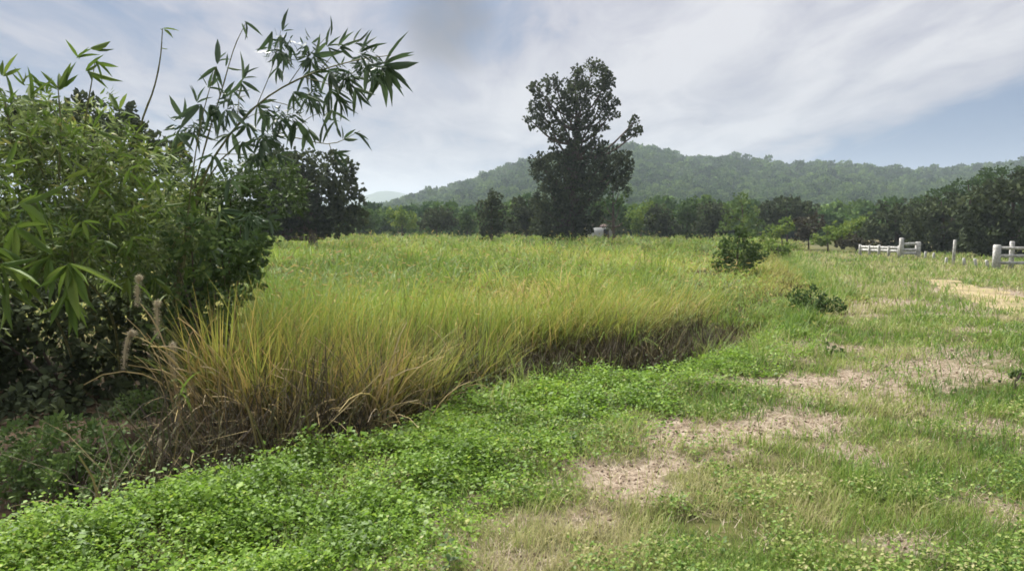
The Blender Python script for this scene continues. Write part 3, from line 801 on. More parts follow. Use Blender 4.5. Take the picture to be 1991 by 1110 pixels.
def stalk(root, ctrl, r0, r1, name='culm', nodes=True, n=24):
    pts = spline([rel(c, root) for c in ctrl], n)
    rr = np.linspace(r0, r1, n)
    if nodes: rr = rr * (1 + .18 * (np.arange(n) % 4 == 0))
    v, f = tube(pts, rr, 6)
    new_mesh(name, v, f, M['culm'], root, smooth_shade=True)
    return pts + np.array(root.location)

def fan(root, px, py, d, ang, spread, count, lpx, mat, depth_spread=.5):
    """leaves leaving one node; ang = main direction in the picture plane (degrees, 0 = right, 90 = up)"""
    p = P(px, py, d)
    for k in range(count):
        a = math.radians(ang + (k / max(count - 1, 1) - .5) * spread + RNG.uniform(-8, 8))
        L = lpx / FPX * d * RNG.uniform(.7, 1.12)
        dr = np.array([math.cos(a), RNG.uniform(-depth_spread, depth_spread), math.sin(a)])
        leaf_obj(root, p + RNG.normal(0, .008, 3), dr, L, mat, L * RNG.uniform(.13, .22), RNG.uniform(-.9, .9) + (PI / 2 if RNG.random() < .45 else 0))

# --- arching bamboo
AD = 7.6
b0 = P(330, 760, AD); b0[2] = float(zg(b0[0], AD))
arch = empty('arching_bamboo', b0, 'bamboo arching right with drooping dark leaves against the sky', 'bamboo')
def S(*pp): return [P(a, b, AD + (q[0] if q else 0)) for a, b, *q in pp]
base = list(b0)
stems = [
    S((330, 760), (350, 560), (378, 400), (420, 300), (500, 205), (590, 150), (690, 118), (760, 108)),
    S((335, 760, .2), (345, 560, .2), (370, 400, .2), (400, 280, .2), (430, 180, .2), (455, 95, .2), (478, 45, .2)),
    S((325, 760, .3), (340, 560, .3), (372, 420, .3), (440, 300, .4), (540, 265, .4), (640, 280, .4), (700, 255, .4)),
    S((340, 760, -.2), (350, 560, -.2), (365, 420, -.2), (380, 300, -.2), (395, 220, -.2), (420, 130, -.2)),
]
for s_, (ra, rb) in zip(stems, ((.019, .004), (.014, .003), (.014, .003), (.012, .003))):
    stalk(arch, s_, ra, rb)
twigs = [S((500, 205), (530, 130), (546, 60)), S((560, 165), (600, 110), (637, 70)), S((590, 150), (640, 165), (690, 190)), S((520, 195), (570, 210), (600, 250)),
         S((440, 270), (480, 230), (520, 215)), S((460, 245), (465, 190), (472, 150)), S((620, 140), (660, 95), (700, 80)), S((560, 268, .4), (600, 230, .3), (640, 215, .3)), S((420, 300), (470, 300), (520, 300)), S((640, 280, .4), (650, 300, .4), (680, 300, .4))]
for t_ in twigs: stalk(arch, t_, .005, .002, 'twig', False, 10)
BD = M['bamboo_dark']
FANS = [(745, 128, -20, 150, 9, 72), (738, 135, -75, 60, 5, 70), (700, 105, 10, 150, 6, 55), (715, 125, -50, 90, 5, 60), (690, 85, 20, 100, 4, 42), (660, 90, 15, 120, 5, 52), (640, 72, 95, 20, 1, 42), (637, 90, 10, 140, 5, 48),
        (610, 110, -10, 180, 7, 52), (600, 140, -60, 120, 7, 55), (640, 140, -60, 120, 7, 58), (670, 150, -60, 110, 7, 58), (690, 170, -65, 80, 6, 50), (640, 175, -65, 90, 6, 55), (600, 190, -70, 90, 6, 52), (660, 190, -60, 70, 5, 48), (570, 180, -70, 110, 5, 48),
        (547, 62, 92, 14, 1, 48), (548, 62, 40, 50, 2, 28), (547, 70, -95, 60, 4, 48), (530, 62, -105, 20, 2, 50), (548, 100, -90, 90, 5, 45), (540, 130, -100, 90, 4, 40), (565, 90, -90, 40, 3, 44),
        (476, 43, -55, 50, 2, 42), (470, 45, -75, 10, 1, 30), (423, 125, 98, 16, 1, 58), (425, 120, 40, 60, 3, 34), (420, 130, -100, 70, 4, 46), (440, 130, 30, 70, 2, 36), (472, 158, 92, 14, 1, 60), (475, 150, 40, 60, 3, 34), (470, 160, -80, 90, 4, 42),
        (380, 195, 105, 16, 1, 40), (383, 200, 60, 60, 3, 40), (390, 205, -100, 80, 5, 58), (410, 205, -80, 60, 5, 62), (430, 190, 30, 120, 4, 44), (440, 215, -70, 90, 5, 55), (405, 170, 60, 120, 4, 40), (455, 175, -30, 150, 4, 40),
        (500, 205, -60, 150, 6, 48), (520, 215, -80, 100, 6, 55), (545, 235, -70, 80, 5, 50), (575, 235, -90, 50, 4, 62), (600, 250, -75, 70, 4, 48), (480, 240, -90, 110, 6, 52), (470, 275, -80, 120, 5, 46), (510, 270, -70, 120, 6, 46), (450, 260, -120, 90, 5, 50),
        (630, 230, 20, 160, 4, 40), (626, 280, 100, 60, 3, 52), (645, 215, -70, 80, 3, 40), (690, 258, -28, 30, 3, 44), (665, 270, 60, 120, 4, 36), (650, 295, -30, 80, 4, 44), (540, 300, -60, 140, 5, 44), (500, 300, -90, 120, 5, 44), (415, 300, -110, 120, 5, 48),
        (430, 410, -60, 110, 5, 60), (480, 430, -50, 100, 5, 58), (400, 470, -80, 100, 5, 62), (450, 350, -40, 120, 4, 55), (520, 420, -45, 80, 4, 55), (350, 430, -90, 100, 4, 62), (355, 230, 90, 150, 4, 46), (345, 260, -80, 150, 6, 50), (375, 255, -90, 120, 5, 50)]
for a, b, an, sp, ct, lp_ in FANS:
    fan(arch, a, b, AD + RNG.uniform(-.25, .35), an, sp, ct, lp_, BD)
# finer foliage along the same twigs
L = [(rel(P(a, b - 4, AD + RNG.uniform(-.1, .3)), arch), (.13, .14, .12)) for a, b, an, sp, ct, lp_ in FANS if ct > 4][::3]
v, f, t = crown_mesh(L, .10, .035, .2, .5, LANCE, .22)
o = new_mesh('foliage', v, f, BD, arch, {'tint': t}); o['kind'] = 'stuff'

# --- near bamboo, a thick dome of leaves over a dark hollow
ND = 6.3
n0 = P(90, 830, ND); n0[2] = float(zg(n0[0], ND))
near = empty('bamboo_clump', n0, 'thick bright green bamboo clump at the left edge over a dark hollow', 'bamboo')
def S2(*pp): return [P(a, b, ND + (q[0] if q else 0)) for a, b, *q in pp]
for s_, ra in ((S2((100, 850, .9), (110, 600, .9), (120, 400, .7), (118, 250, .5), (112, 160, .5)), .02), (S2((140, 850, 1.1), (190, 560, 1.1), (265, 290, 1.0), (300, 170, 1.0), (312, 110, 1.0), (316, 56, 1.0)), .014),
              (S2((70, 850, .8), (60, 560, .8), (40, 350, .7), (10, 200, .6), (-30, 130, .6)), .02), (S2((60, 850, 1.2), (20, 600, 1.0), (-60, 400, .5), (-150, 300, .2)), .02),
              (S2((150, 850, 1.3), (170, 600, 1.3), (160, 400, 1.0), (165, 250, .8), (185, 120, .7)), .018), (S2((120, 850, .5), (150, 640, .3), (150, 520, -.2), (140, 480, -.7)), .014), (S2((40, 850, .5), (30, 640, .2), (10, 520, -.4), (-10, 480, -.8)), .014),
              (S2((130, 850, 1.4), (140, 600, 1.4), (66, 300, .4), (58, 255, .3)), .012), (S2((180, 850, 1.5), (260, 640, 1.4), (340, 470, 1.1), (420, 420, .9)), .014)):
    s_[0][1] += 1.1; s_[1][1] += .6
    stalk(near, s_, ra, .004)
BB = M['bamboo_bright']
NF = [(115, 175, 95, 110, 6, 62, .5), (130, 165, 88, 10, 1, 55, .5), (150, 115, 60, 100, 4, 40, .5), (175, 95, 2, 10, 2, 60, .6), (168, 140, 32, 20, 2, 52, .6), (170, 140, -35, 40, 3, 60, .6), (185, 120, -40, 60, 3, 45, .6), (5, 150, 75, 100, 4, 52, .6), (90, 180, 120, 60, 4, 50, .5), (45, 165, 85, 100, 4, 42, .6),
      (316, 58, -15, 20, 2, 36, 1.0), (312, 92, -10, 10, 1, 14, 1.0), (318, 60, 140, 10, 1, 12, 1.0),
      (135, 512, -85, 130, 9, 100, -.7), (95, 500, -120, 80, 6, 95, -.6), (130, 575, -85, 110, 6, 80, -.6), (0, 515, -50, 110, 8, 100, -.8), (10, 560, -60, 90, 6, 90, -.7), (-20, 480, -60, 110, 7, 100, -.6), (30, 440, -60, 130, 7, 95, -.5), (70, 380, -70, 150, 7, 90, -.3), (5, 350, -80, 140, 7, 90, -.3),
      (160, 430, -60, 140, 7, 85, -.2), (90, 430, -90, 130, 6, 90, -.4), (40, 400, -30, 90, 5, 110, -.4), (10, 320, 20, 120, 5, 80, -.2), (190, 360, -40, 140, 6, 80, .1), (220, 420, -60, 140, 6, 75, .1), (250, 330, -50, 150, 6, 70, .3), (120, 300, 40, 180, 7, 75, .1), (60, 270, 60, 180, 6, 70, .2), (180, 250, 60, 180, 6, 65, .4),
      (230, 215, 60, 140, 4, 58, .6), (60, 195, 100, 120, 4, 56, .4), (265, 260, 40, 140, 4, 58, .8), (330, 300, 30, 140, 4, 56, 1.0), (20, 200, 110, 120, 4, 60, .3), (370, 380, -20, 120, 4, 58, 1.2), (395, 440, -40, 100, 5, 60, 1.2), (360, 520, -60, 100, 5, 62, .9), (300, 540, -80, 110, 5, 66, .6), (250, 540, -90, 110, 5, 66, .3), (300, 350, -70, 150, 5, 64, .5), (320, 400, -70, 150, 5, 60, .6), (260, 460, -80, 140, 6, 66, .3), (170, 330, 150, 120, 5, 60, .2), (230, 300, 60, 150, 5, 55, .5), (285, 300, 70, 150, 4, 55, .7), (200, 470, -90, 130, 6, 70, .0)]
for a, b, an, sp, ct, lp_, dz in NF:
    if lp_ < 70 and b > 200: lp_ *= .8
    elif lp_ < 95 and 200 < b < 480: lp_ *= .62
    if 200 < b < 470: ct = max(3, ct - 3)
    fan(near, a, b, ND + dz, an, sp, ct, lp_, BB, .6)
# the mass of leaves behind them
NL = [(60, 260, 90, 80, .9), (150, 260, 90, 70, 1.0), (10, 330, 90, 90, .6), (110, 350, 110, 90, .6), (220, 330, 80, 80, 1.0), (290, 350, 70, 70, 1.3), (60, 440, 110, 80, .2), (180, 440, 100, 80, .6), (290, 440, 80, 80, 1.2), (-60, 420, 120, 120, .2), (20, 500, 80, 60, -.1), (130, 500, 90, 50, .2), (240, 510, 80, 60, .9), (360, 420, 70, 70, 1.6),
      (-120, 560, 120, 200, .8), (60, 220, 60, 40, .9), (340, 480, 70, 60, 1.5), (20, 620, 120, 120, 2.4), (150, 640, 150, 120, 2.6), (300, 600, 90, 90, 2.2)]
L = []
for a, b, rx, ry, dz in NL:
    d = ND + dz
    L.append((rel(P(a, b, d), near), (rx / FPX * d, .75 * rx / FPX * d, ry / FPX * d)))
v, f, t = crown_mesh(L, .085, .48, .25, .5, LANCE, .28)
o = new_mesh('foliage', v, f, M['bamboo_leaf'], near, {'tint': t}); o['kind'] = 'stuff'
L = []
for a, b, rx, ry, dz in NL[:13]:
    d = ND + dz - .1
    L.append((rel(P(a, b - 10, d), near), (rx / FPX * d, .8 * rx / FPX * d, ry / FPX * d)))
v, f, t = crown_mesh(L, .075, .24, .8, .3, LANCE, .30)
o = new_mesh('bright_foliage', v, f, BB, near, {'tint': t}); o['kind'] = 'stuff'

# --- shrubs of the thicket
def shrub(name, label, px0, d, lobes, mat, leaf, density, shell=.4, tmpl=BROAD, aspect=.7, cat='shrub', droop=.1, limbs=5):
    bx = (px0 - 995.5) / FPX * d
    root = empty(name, (bx, d, float(zg(bx, d))), label, cat)
    L = []
    for a, b, rx, ry, dz in lobes:
        L.append((rel(P(a, b, d + dz), root), (rx / FPX * d, .8 * rx / FPX * d, ry / FPX * d)))
    v, f, t = crown_mesh(L, leaf, density, shell, droop, tmpl, aspect)
    k = new_mesh('foliage', v, f, mat, root, {'tint': t})
    for c, r in sorted(L, key=lambda l: -l[1][0])[:limbs]:
        s0 = np.array([RNG.uniform(-.08, .08), RNG.uniform(-.08, .08), -.05])
        e1 = c + np.array([0, 0, r[2] * .5])
        lv, lff = tube(spline([s0, (s0 + e1) / 2 + np.array([0, 0, .1]), e1], 7), np.linspace(.018, .005, 7), 6)
        new_mesh('stem', lv, lff, M['bark'], root, smooth_shade=True)
    return root
shrub('thicket_shrub', 'dense dark leaf mass added as shade at the back of the hollow under the bamboo', 120, 7.7,  # added leaf mass; its dark leaf colour stands in for the hollow's shade
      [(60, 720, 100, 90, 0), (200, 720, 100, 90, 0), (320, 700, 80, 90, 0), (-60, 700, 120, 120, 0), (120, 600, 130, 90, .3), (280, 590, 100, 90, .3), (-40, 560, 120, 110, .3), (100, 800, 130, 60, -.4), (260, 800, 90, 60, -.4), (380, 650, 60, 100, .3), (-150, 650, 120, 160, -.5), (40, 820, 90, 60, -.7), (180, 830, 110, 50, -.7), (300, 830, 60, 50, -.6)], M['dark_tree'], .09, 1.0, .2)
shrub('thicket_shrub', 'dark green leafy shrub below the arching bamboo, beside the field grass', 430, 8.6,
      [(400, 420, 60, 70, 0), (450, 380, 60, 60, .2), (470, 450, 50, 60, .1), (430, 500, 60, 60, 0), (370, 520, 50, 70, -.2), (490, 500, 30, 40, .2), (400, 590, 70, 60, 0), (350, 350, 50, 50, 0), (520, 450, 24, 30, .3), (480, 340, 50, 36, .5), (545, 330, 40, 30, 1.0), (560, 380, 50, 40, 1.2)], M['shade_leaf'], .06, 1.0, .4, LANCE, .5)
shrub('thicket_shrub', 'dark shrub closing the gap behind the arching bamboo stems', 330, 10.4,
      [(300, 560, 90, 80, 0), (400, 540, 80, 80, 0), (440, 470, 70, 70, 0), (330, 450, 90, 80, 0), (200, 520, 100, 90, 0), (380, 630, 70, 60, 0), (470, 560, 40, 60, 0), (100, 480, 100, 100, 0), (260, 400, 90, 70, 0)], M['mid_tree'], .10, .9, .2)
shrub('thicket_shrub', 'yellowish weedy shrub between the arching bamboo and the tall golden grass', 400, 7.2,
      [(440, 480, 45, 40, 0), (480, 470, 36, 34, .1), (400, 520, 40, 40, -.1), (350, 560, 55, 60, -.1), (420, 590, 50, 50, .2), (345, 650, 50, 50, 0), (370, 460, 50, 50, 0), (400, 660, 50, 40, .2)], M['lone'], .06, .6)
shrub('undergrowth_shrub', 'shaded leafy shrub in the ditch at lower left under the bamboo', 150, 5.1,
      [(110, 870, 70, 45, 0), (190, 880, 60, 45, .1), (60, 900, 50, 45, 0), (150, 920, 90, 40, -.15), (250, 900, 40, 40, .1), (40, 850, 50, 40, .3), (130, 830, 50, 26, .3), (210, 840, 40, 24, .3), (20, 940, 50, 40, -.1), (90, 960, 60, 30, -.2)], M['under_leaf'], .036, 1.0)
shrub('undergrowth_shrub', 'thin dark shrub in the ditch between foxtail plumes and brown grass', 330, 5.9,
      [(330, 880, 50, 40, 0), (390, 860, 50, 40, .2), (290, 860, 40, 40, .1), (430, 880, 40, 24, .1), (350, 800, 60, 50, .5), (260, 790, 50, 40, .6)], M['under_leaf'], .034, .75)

# ------------------------------------------------------------------ tall field grass
def gap(x, y):
    return (1 - smooth(2.6, 4.2, x)) * (1 - smooth(10.3, 13, y))

def region_field(x, y):
    s = sdist(x, y, EDGE)
    lim = -0.36 * y + 0.2 + 1.2 * (fbm(x * 1.1, y * 1.1, 77) - .5)                      # left side belongs to the thicket
    return (s > -.5 * smooth(3, 5, x) + (fbm(x * 1.8, y * 1.8, 78) - .5) * 1.9 + .05 + 1.15 * gap(x, y)) & ((x > lim) | (y > 40))
nc, pb_ = 19000, 14
cd_ = np.exp(RNG.uniform(np.log(6.0), np.log(92), nc)); cx_ = RNG.uniform(-.78, .80, nc) * cd_
ch_ = np.exp(RNG.normal(0, .20, nc)); caz = RNG.uniform(0, 2 * PI, nc); ctint = RNG.normal(0, .15, nc); ccurl = RNG.uniform(.2, 1.5, nc)
spread = np.repeat(.05 + .0055 * cd_, pb_)
n = nc * pb_
d = np.repeat(cd_, pb_) + RNG.normal(0, 1, n) * spread; x = np.repeat(cx_, pb_) + RNG.normal(0, 1, n) * spread
ch_, caz, ctint, ccurl = (np.repeat(q, pb_) for q in (ch_, caz, ctint, ccurl))
k = region_field(x, d) & (d < 92); x, d, ch_, caz, ctint, ccurl = x[k], d[k], ch_[k], caz[k], ctint[k], ccurl[k]
ht = (.36 + .85 * fbm(x * .8, d * .6, 41)) * ch_ * RNG.uniform(.7, 1.2, len(x))
s = sdist(x, d, EDGE)
ht = ht * (0.22 + 0.78 * np.maximum(smooth(-.6, 3.2, s), gap(x, d))) * (1 + .28 * smooth(.6, -1.8, x) * (1 - smooth(8, 14, d)))
ht = np.where(d > 16, ht * (1 - .35 * smooth(3, 9, x) * (1 - smooth(40, 60, d))), ht)
ht = np.clip(ht, .12, 1.55)
W = np.maximum(.011, d / 760.0) * RNG.uniform(.5, 1.5, len(x))
root = np.stack([x, d, zg(x, d) - .02], 1)
az = caz + RNG.normal(0, 1.1, len(x))
v, f, h, per = blades(root, az, ht, W, RNG.uniform(.02, .40, len(x)), ccurl + RNG.uniform(-.2, .9, len(x)) + 1.3 * smooth(.56, .68, fbm(x * .45 + 5, d * .35, 43)), 3)
pt = .16 + 1.4 * (fbm(x * .22 + 7, d * .13, 51, 4) - .5) + RNG.normal(0, .12, len(x)) + ctint
for ox, oy, orx, ory in [G0(1030, 545, .7) + (2.2, 2.6), G0(880, 480, .7) + (7, 9), G0(1340, 492, .7) + (6, 5), G0(700, 560, .9) + (1.6, 2.5), G0(560, 600, .9) + (.8, 1.0)]:
    pt = pt + .26 * np.exp(-((x - ox) / orx) ** 2 - ((d - oy) / ory) ** 2)
pt = np.clip(pt, 0, 1)
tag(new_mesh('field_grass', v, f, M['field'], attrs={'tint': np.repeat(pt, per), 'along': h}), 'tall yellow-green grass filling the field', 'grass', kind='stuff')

# drooping seed heads over the canopy
k = RNG.uniform(0, 1, len(x)) < .07
hx = root[k] + np.stack([RNG.normal(0, .06, k.sum()), RNG.normal(0, .06, k.sum()), ht[k] * RNG.uniform(.85, 1.08, k.sum())], 1)
sz = (.07 + d[k] * .0022) * RNG.uniform(.6, 1.4, k.sum())
hd_ = rand_dirs(k.sum()); hd_[:, 2] = -np.abs(hd_[:, 2]) * .8
v, f = scatter(*LANCE, hx, rot_frames(hd_, RNG.uniform(0, 6.28, k.sum())), np.stack([sz * .24, sz, sz], 1))
tag(new_mesh('seed_heads', v, f, M['plume_gold'], attrs={'tint': np.repeat(RNG.uniform(0, 1, k.sum()), 6)}), 'small ochre seed heads over the field grass', 'seed heads', kind='stuff')

# overhanging front of the field grass above the ditch
n = 15000
t = RNG.uniform(0, 1, n)
E = np.array(EDGE[2:14]); seg = np.cumsum(np.r_[0, np.hypot(*np.diff(E, axis=0).T)])
sx = np.interp(t * seg[-1], seg, E[:, 0]); sy = np.interp(t * seg[-1], seg, E[:, 1])
gx = np.gradient(E[:, 0]); gy = np.gradient(E[:, 1]); gl = np.hypot(gx, gy)
nx_ = np.interp(t * seg[-1], seg, -gy / gl); ny_ = np.interp(t * seg[-1], seg, gx / gl)
off = RNG.uniform(1.05, 2.1, n)
x = sx + nx_ * off; y = sy + ny_ * off
k = (x > -.40 * y + .2) & (sdist(x, y, EDGE) > .6) & (RNG.uniform(0, 1, n) < .15 + gap(x, y)); x, y, nx_, ny_ = x[k], y[k], nx_[k], ny_[k]; n = len(x)
az = np.arctan2(-ny_, -nx_) + RNG.normal(0, 1.0, n)
ht = RNG.uniform(.85, 1.35, n) * (1 + .25 * smooth(.6, -1.8, x)) * (1 - .45 * smooth(2.2, 4.5, x))
v, f, h, per = blades(np.stack([x, y, zg(x, y) - .02], 1), az, ht, RNG.uniform(.007, .018, n), RNG.uniform(.0, .2, n), RNG.uniform(.3, 2.0, n) * (1 - .45 * smooth(.4, -.6, x)), 5)
tag(new_mesh('field_fringe', v, f, M['tussock'], attrs={'tint': np.repeat(np.clip(RNG.normal(.42, .22, n), 0, 1), per), 'along': h}), 'arching grass hanging over the ditch along the field front', 'grass', kind='stuff')

# green tufts spilling over the ditch lip
nc = 420
t = RNG.uniform(0, 1, nc)
bx_ = np.interp(t * seg[-1], seg, E[:, 0]) + np.interp(t * seg[-1], seg, -gy / gl) * (o_ := RNG.uniform(-.35, .9, nc)); by_ = np.interp(t * seg[-1], seg, E[:, 1]) + np.interp(t * seg[-1], seg, gx / gl) * o_
k = (bx_ > -1.9) & (RNG.uniform(0, 1, nc) < smooth(.36, .58, fbm(bx_ * 1.2, by_ * 1.2, 131))); bx_, by_ = bx_[k], by_[k]; nc = len(bx_)
n = nc * 26
x = np.repeat(bx_, 26) + RNG.normal(0, .07, n); y = np.repeat(by_, 26) + RNG.normal(0, .07, n)
v, f, h, per = blades(np.stack([x, y, zg(x, y) - .02], 1), RNG.uniform(0, 2 * PI, n), np.repeat(RNG.uniform(.22, .62, nc), 26) * RNG.uniform(.6, 1.2, n), RNG.uniform(.005, .014, n), RNG.uniform(0, .4, n), RNG.uniform(.3, 2.0, n), 4)
tag(new_mesh('lip_tufts', v, f, M['verge'], attrs={'tint': np.repeat(np.repeat(RNG.uniform(0, .6, nc), 26) + RNG.uniform(0, .3, n), per), 'along': h}), 'green grass tufts spilling over the ditch lip', 'grass', kind='stuff')

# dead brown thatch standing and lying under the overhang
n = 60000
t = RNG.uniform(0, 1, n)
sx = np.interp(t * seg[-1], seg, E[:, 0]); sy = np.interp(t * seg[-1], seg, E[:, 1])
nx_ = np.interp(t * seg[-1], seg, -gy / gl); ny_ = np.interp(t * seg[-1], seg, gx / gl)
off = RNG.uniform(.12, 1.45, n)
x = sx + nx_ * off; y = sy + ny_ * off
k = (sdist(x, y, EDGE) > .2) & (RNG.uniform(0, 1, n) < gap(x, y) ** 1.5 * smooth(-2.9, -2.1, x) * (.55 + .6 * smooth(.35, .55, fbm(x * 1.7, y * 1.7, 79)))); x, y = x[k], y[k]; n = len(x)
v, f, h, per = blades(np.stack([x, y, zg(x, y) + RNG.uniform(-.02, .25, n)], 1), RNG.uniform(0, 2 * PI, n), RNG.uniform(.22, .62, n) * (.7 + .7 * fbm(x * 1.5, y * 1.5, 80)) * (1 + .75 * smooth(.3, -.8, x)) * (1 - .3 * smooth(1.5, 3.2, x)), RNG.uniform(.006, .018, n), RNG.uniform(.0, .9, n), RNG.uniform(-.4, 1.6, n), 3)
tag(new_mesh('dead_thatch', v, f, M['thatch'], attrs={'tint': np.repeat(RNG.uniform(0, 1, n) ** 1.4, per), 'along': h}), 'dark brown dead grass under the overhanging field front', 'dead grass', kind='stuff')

# ------------------------------------------------------------------ tussocks of tall golden grass
BLADE_ME = []
def stem_mesh(seed):
    n = 9
    t = np.linspace(0, 1, n); lean = RNG.uniform(.05, .35); cu = RNG.uniform(.6, 2.4)
    th = lean + cu * t ** 1.6
    hx = np.r_[0, np.cumsum(np.sin(th[:-1]) / (n - 1))]; vz = np.r_[0, np.cumsum(np.cos(th[:-1]) / (n - 1))]
    v, f = tube(np.stack([hx, 0 * hx + .03 * np.sin(t * 5 + seed), vz], 1), .0078 * np.linspace(1.1, .4, n), 4)
    o = new_mesh('stem', v, f, M['straw_stem'], attrs={'tint': np.full(len(v), .5), 'along': np.repeat(t, 4)}, smooth_shade=True)
    me = o.data; COL.objects.unlink(o); bpy.data.objects.remove(o)
    return me
BLADE_ME = [stem_mesh(i) for i in range(10)]
def tussock(label, px, py, d, height, nblade, nstem, gold, width=.28):
    d = d - .05; x = (px - 995.5) / FPX * d; z = float(zg(x, d))
    root = empty('grass_tussock', (x, d, z), label, 'grass', 'tussocks at the front of the field')
    n = nblade
    r = np.abs(RNG.normal(0, width * .5, n)); a = RNG.uniform(0, 2 * PI, n)
    rt = np.stack([r * np.cos(a), r * np.sin(a), np.full(n, -.03)], 1)
    az = a + RNG.normal(0, .6, n)
    v, f, h, per = blades(rt, az, height * RNG.uniform(.7, 1.25, n), RNG.uniform(.008, .020, n), RNG.uniform(.0, .22, n), RNG.uniform(.2, 1.5, n), 6)
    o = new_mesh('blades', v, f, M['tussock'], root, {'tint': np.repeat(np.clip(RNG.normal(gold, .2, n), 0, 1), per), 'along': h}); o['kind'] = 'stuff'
    for i in range(int(nstem * 2.2)):
        o = bpy.data.objects.new('stem', BLADE_ME[RNG.integers(0, 10)]); COL.objects.link(o); o.parent = root
        aa = RNG.normal(-PI / 2, 1.2)
        o.location = (RNG.normal(0, width * .5), RNG.uniform(-.62, -.05), RNG.uniform(.0, .25))
        sca = height * RNG.uniform(.45, .95); o.scale = (sca, sca, sca); o.rotation_euler = (0, 0, aa)
TUS = [('golden tussock with fanned straw stems at its foot, largest of the clumps by the ditch', 720, 845, 6.75, 1.22, 650, 42, .62, .30),
       ('tall drooping tussock immediately left of the golden fanned tussock', 600, 860, 6.5, 1.15, 450, 22, .5, .26),
       ('brownish tussock with bent stalks halfway between bamboo and the golden fanned tussock', 500, 870, 6.4, 1.1, 450, 22, .6, .26),
       ('leftmost tall tussock with yellow leaves beside the thicket', 425, 860, 6.6, 1.25, 420, 20, .55, .24),
       ('green leaning tussock just right of the golden fanned tussock', 820, 815, 7.3, 1.05, 420, 14, .38, .26),
       ('upright green tussock where the dark ditch bank begins, right of the leaning tussock', 930, 775, 8.2, 1.0, 420, 12, .32, .28)]
for a in TUS: tussock(*a)

# foxtail plumes in front of the hollow
def foxtail(label, foot, tip_ctrl, d, plume_px, drop):
    b = P(foot[0], foot[1], d); b[2] = float(zg(b[0], d))
    root = empty('foxtail_grass', b, label, 'grass', 'foxtail plumes before the dark hollow')
    ctrl = [b] + [P(a, c, d) for a, c in tip_ctrl]
    pts = spline([rel(q, root) for q in ctrl], 20)
    v, f = tube(pts, np.linspace(.006, .003, 20), 5); new_mesh('stem', v, f, M['culm'], root, smooth_shade=True)
    e = pts[-1]; Lp = plume_px / FPX * d
    pl = spline([e, e + np.array([drop * .35, 0, Lp * .05]) , e + np.array([drop * .8, 0, -Lp * .45]), e + np.array([drop, 0, -Lp])], 14)
    rr = .011 * np.sin(np.linspace(.35, PI - .25, 14)) ** .6
    v, f = tube(pl, rr, 7)
    hd = new_mesh('seed_head', v, f, M['plume'], root, {'tint': np.full(len(v), .4)}, smooth_shade=True)
    n = 420
    k = RNG.integers(0, 14, n); dirs = rand_dirs(n); dirs[:, 2] -= .6
    vb, fb = scatter(*DIAMOND, pl[k] + dirs * rr[k][:, None] * .8, rot_frames(dirs, RNG.uniform(0, 6, n)), np.stack([np.full(n, .0025), np.full(n, .034), np.full(n, .01)], 1))
    new_mesh('bristles', vb, fb, M['plume'], hd, {'tint': np.repeat(RNG.uniform(0, 1, n), 4)})
    for i in range(4):
        k = RNG.integers(4, 15)
        a = RNG.uniform(0, 6.28)
        vv, ff, hh, per = blades(pts[k][None], np.array([a]), np.array([RNG.uniform(.3, .5)]), np.array([.02]), np.array([.5]), np.array([1.4]), 6)
        new_mesh('leaf', vv, ff, M['bamboo_bright'], root, {'tint': np.full(len(vv), .6)})
FX = [('pale foxtail plume hanging highest, just left of the thicket leaves', (300, 840), ((310, 700), (300, 600), (272, 540)), 6.2, 50, -.03),
      ('upright foxtail plume below the highest one', (320, 850), ((325, 720), (318, 640), (306, 590)), 6.1, 62, -.01),
      ('curved white foxtail plume drooping left over the dark hollow', (310, 860), ((320, 760), (290, 680), (262, 648)), 5.9, 64, -.10),
      ('straight foxtail plume beside the brown grass right of the hollow', (370, 860), ((365, 770), (352, 710), (335, 672)), 6.1, 75, .01),
      ('lowest foxtail plume hanging straight down over the leafy ground cover', (390, 800), ((365, 770), (330, 810), (312, 860)), 5.4, 90, -.01)]
for lb, ft, tc_, d, pp, dr in FX: foxtail(lb, ft, tc_, d, pp, dr)

# ------------------------------------------------------------------ leafy ground cover on the near strip
n = 80000
d = np.exp(RNG.uniform(np.log(3.2), np.log(12), n)); x = RNG.uniform(-.80, .50, n) * d
s = sdist(x, d, EDGE)
k = (s < .12) & (RNG.uniform(0, 1, n) < strip(x, d) * (.24 + .76 * smooth(.36, .52, fbm(x * 3.2, d * 3.2, 71))) * (1 - .8 * bare(x, d)))
x, d, s = x[k], d[k], s[k]
n = len(x)
hmound = .03 + .26 * np.exp(RNG.normal(0, .25, n)) * fbm(x * 3.4, d * 3.4, 61) ** 1.3 * (0.6 + .4 * smooth(-1.5, -.2, s))
per = 9
X = np.repeat(x, per) + RNG.normal(0, .045, n * per); Y = np.repeat(d, per) + RNG.normal(0, .045, n * per)
Z = zg(X, Y) + np.repeat(hmound, per) * RNG.uniform(.15, 1.1, n * per)
a = RNG.uniform(0, 2 * PI, n * per); el = RNG.uniform(-.5, .75, n * per)
D = np.stack([np.cos(a) * np.cos(el), np.sin(a) * np.cos(el), np.sin(el)], 1)
Sz = .021 * np.repeat(np.exp(RNG.normal(0, .30, n)), per) * RNG.uniform(.6, 1.3, n * per) * (.8 + .06 * np.repeat(d, per))
tv = DIAMOND[0]
v, f = scatter(tv, DIAMOND[1], np.stack([X, Y, Z], 1), rot_frames(D, RNG.normal(0, .5, n * per)), np.stack([Sz * .75, Sz, Sz], 1))
ti = np.clip(np.repeat(RNG.uniform(0, 1, n), per) * .4 + RNG.uniform(0, .6, n * per), 0, 1)
tag(new_mesh('ground_cover', v, f, M['cover'], attrs={'tint': np.repeat(ti, len(tv))}), 'bright green leafy weeds covering the near strip', 'ground cover', kind='stuff')

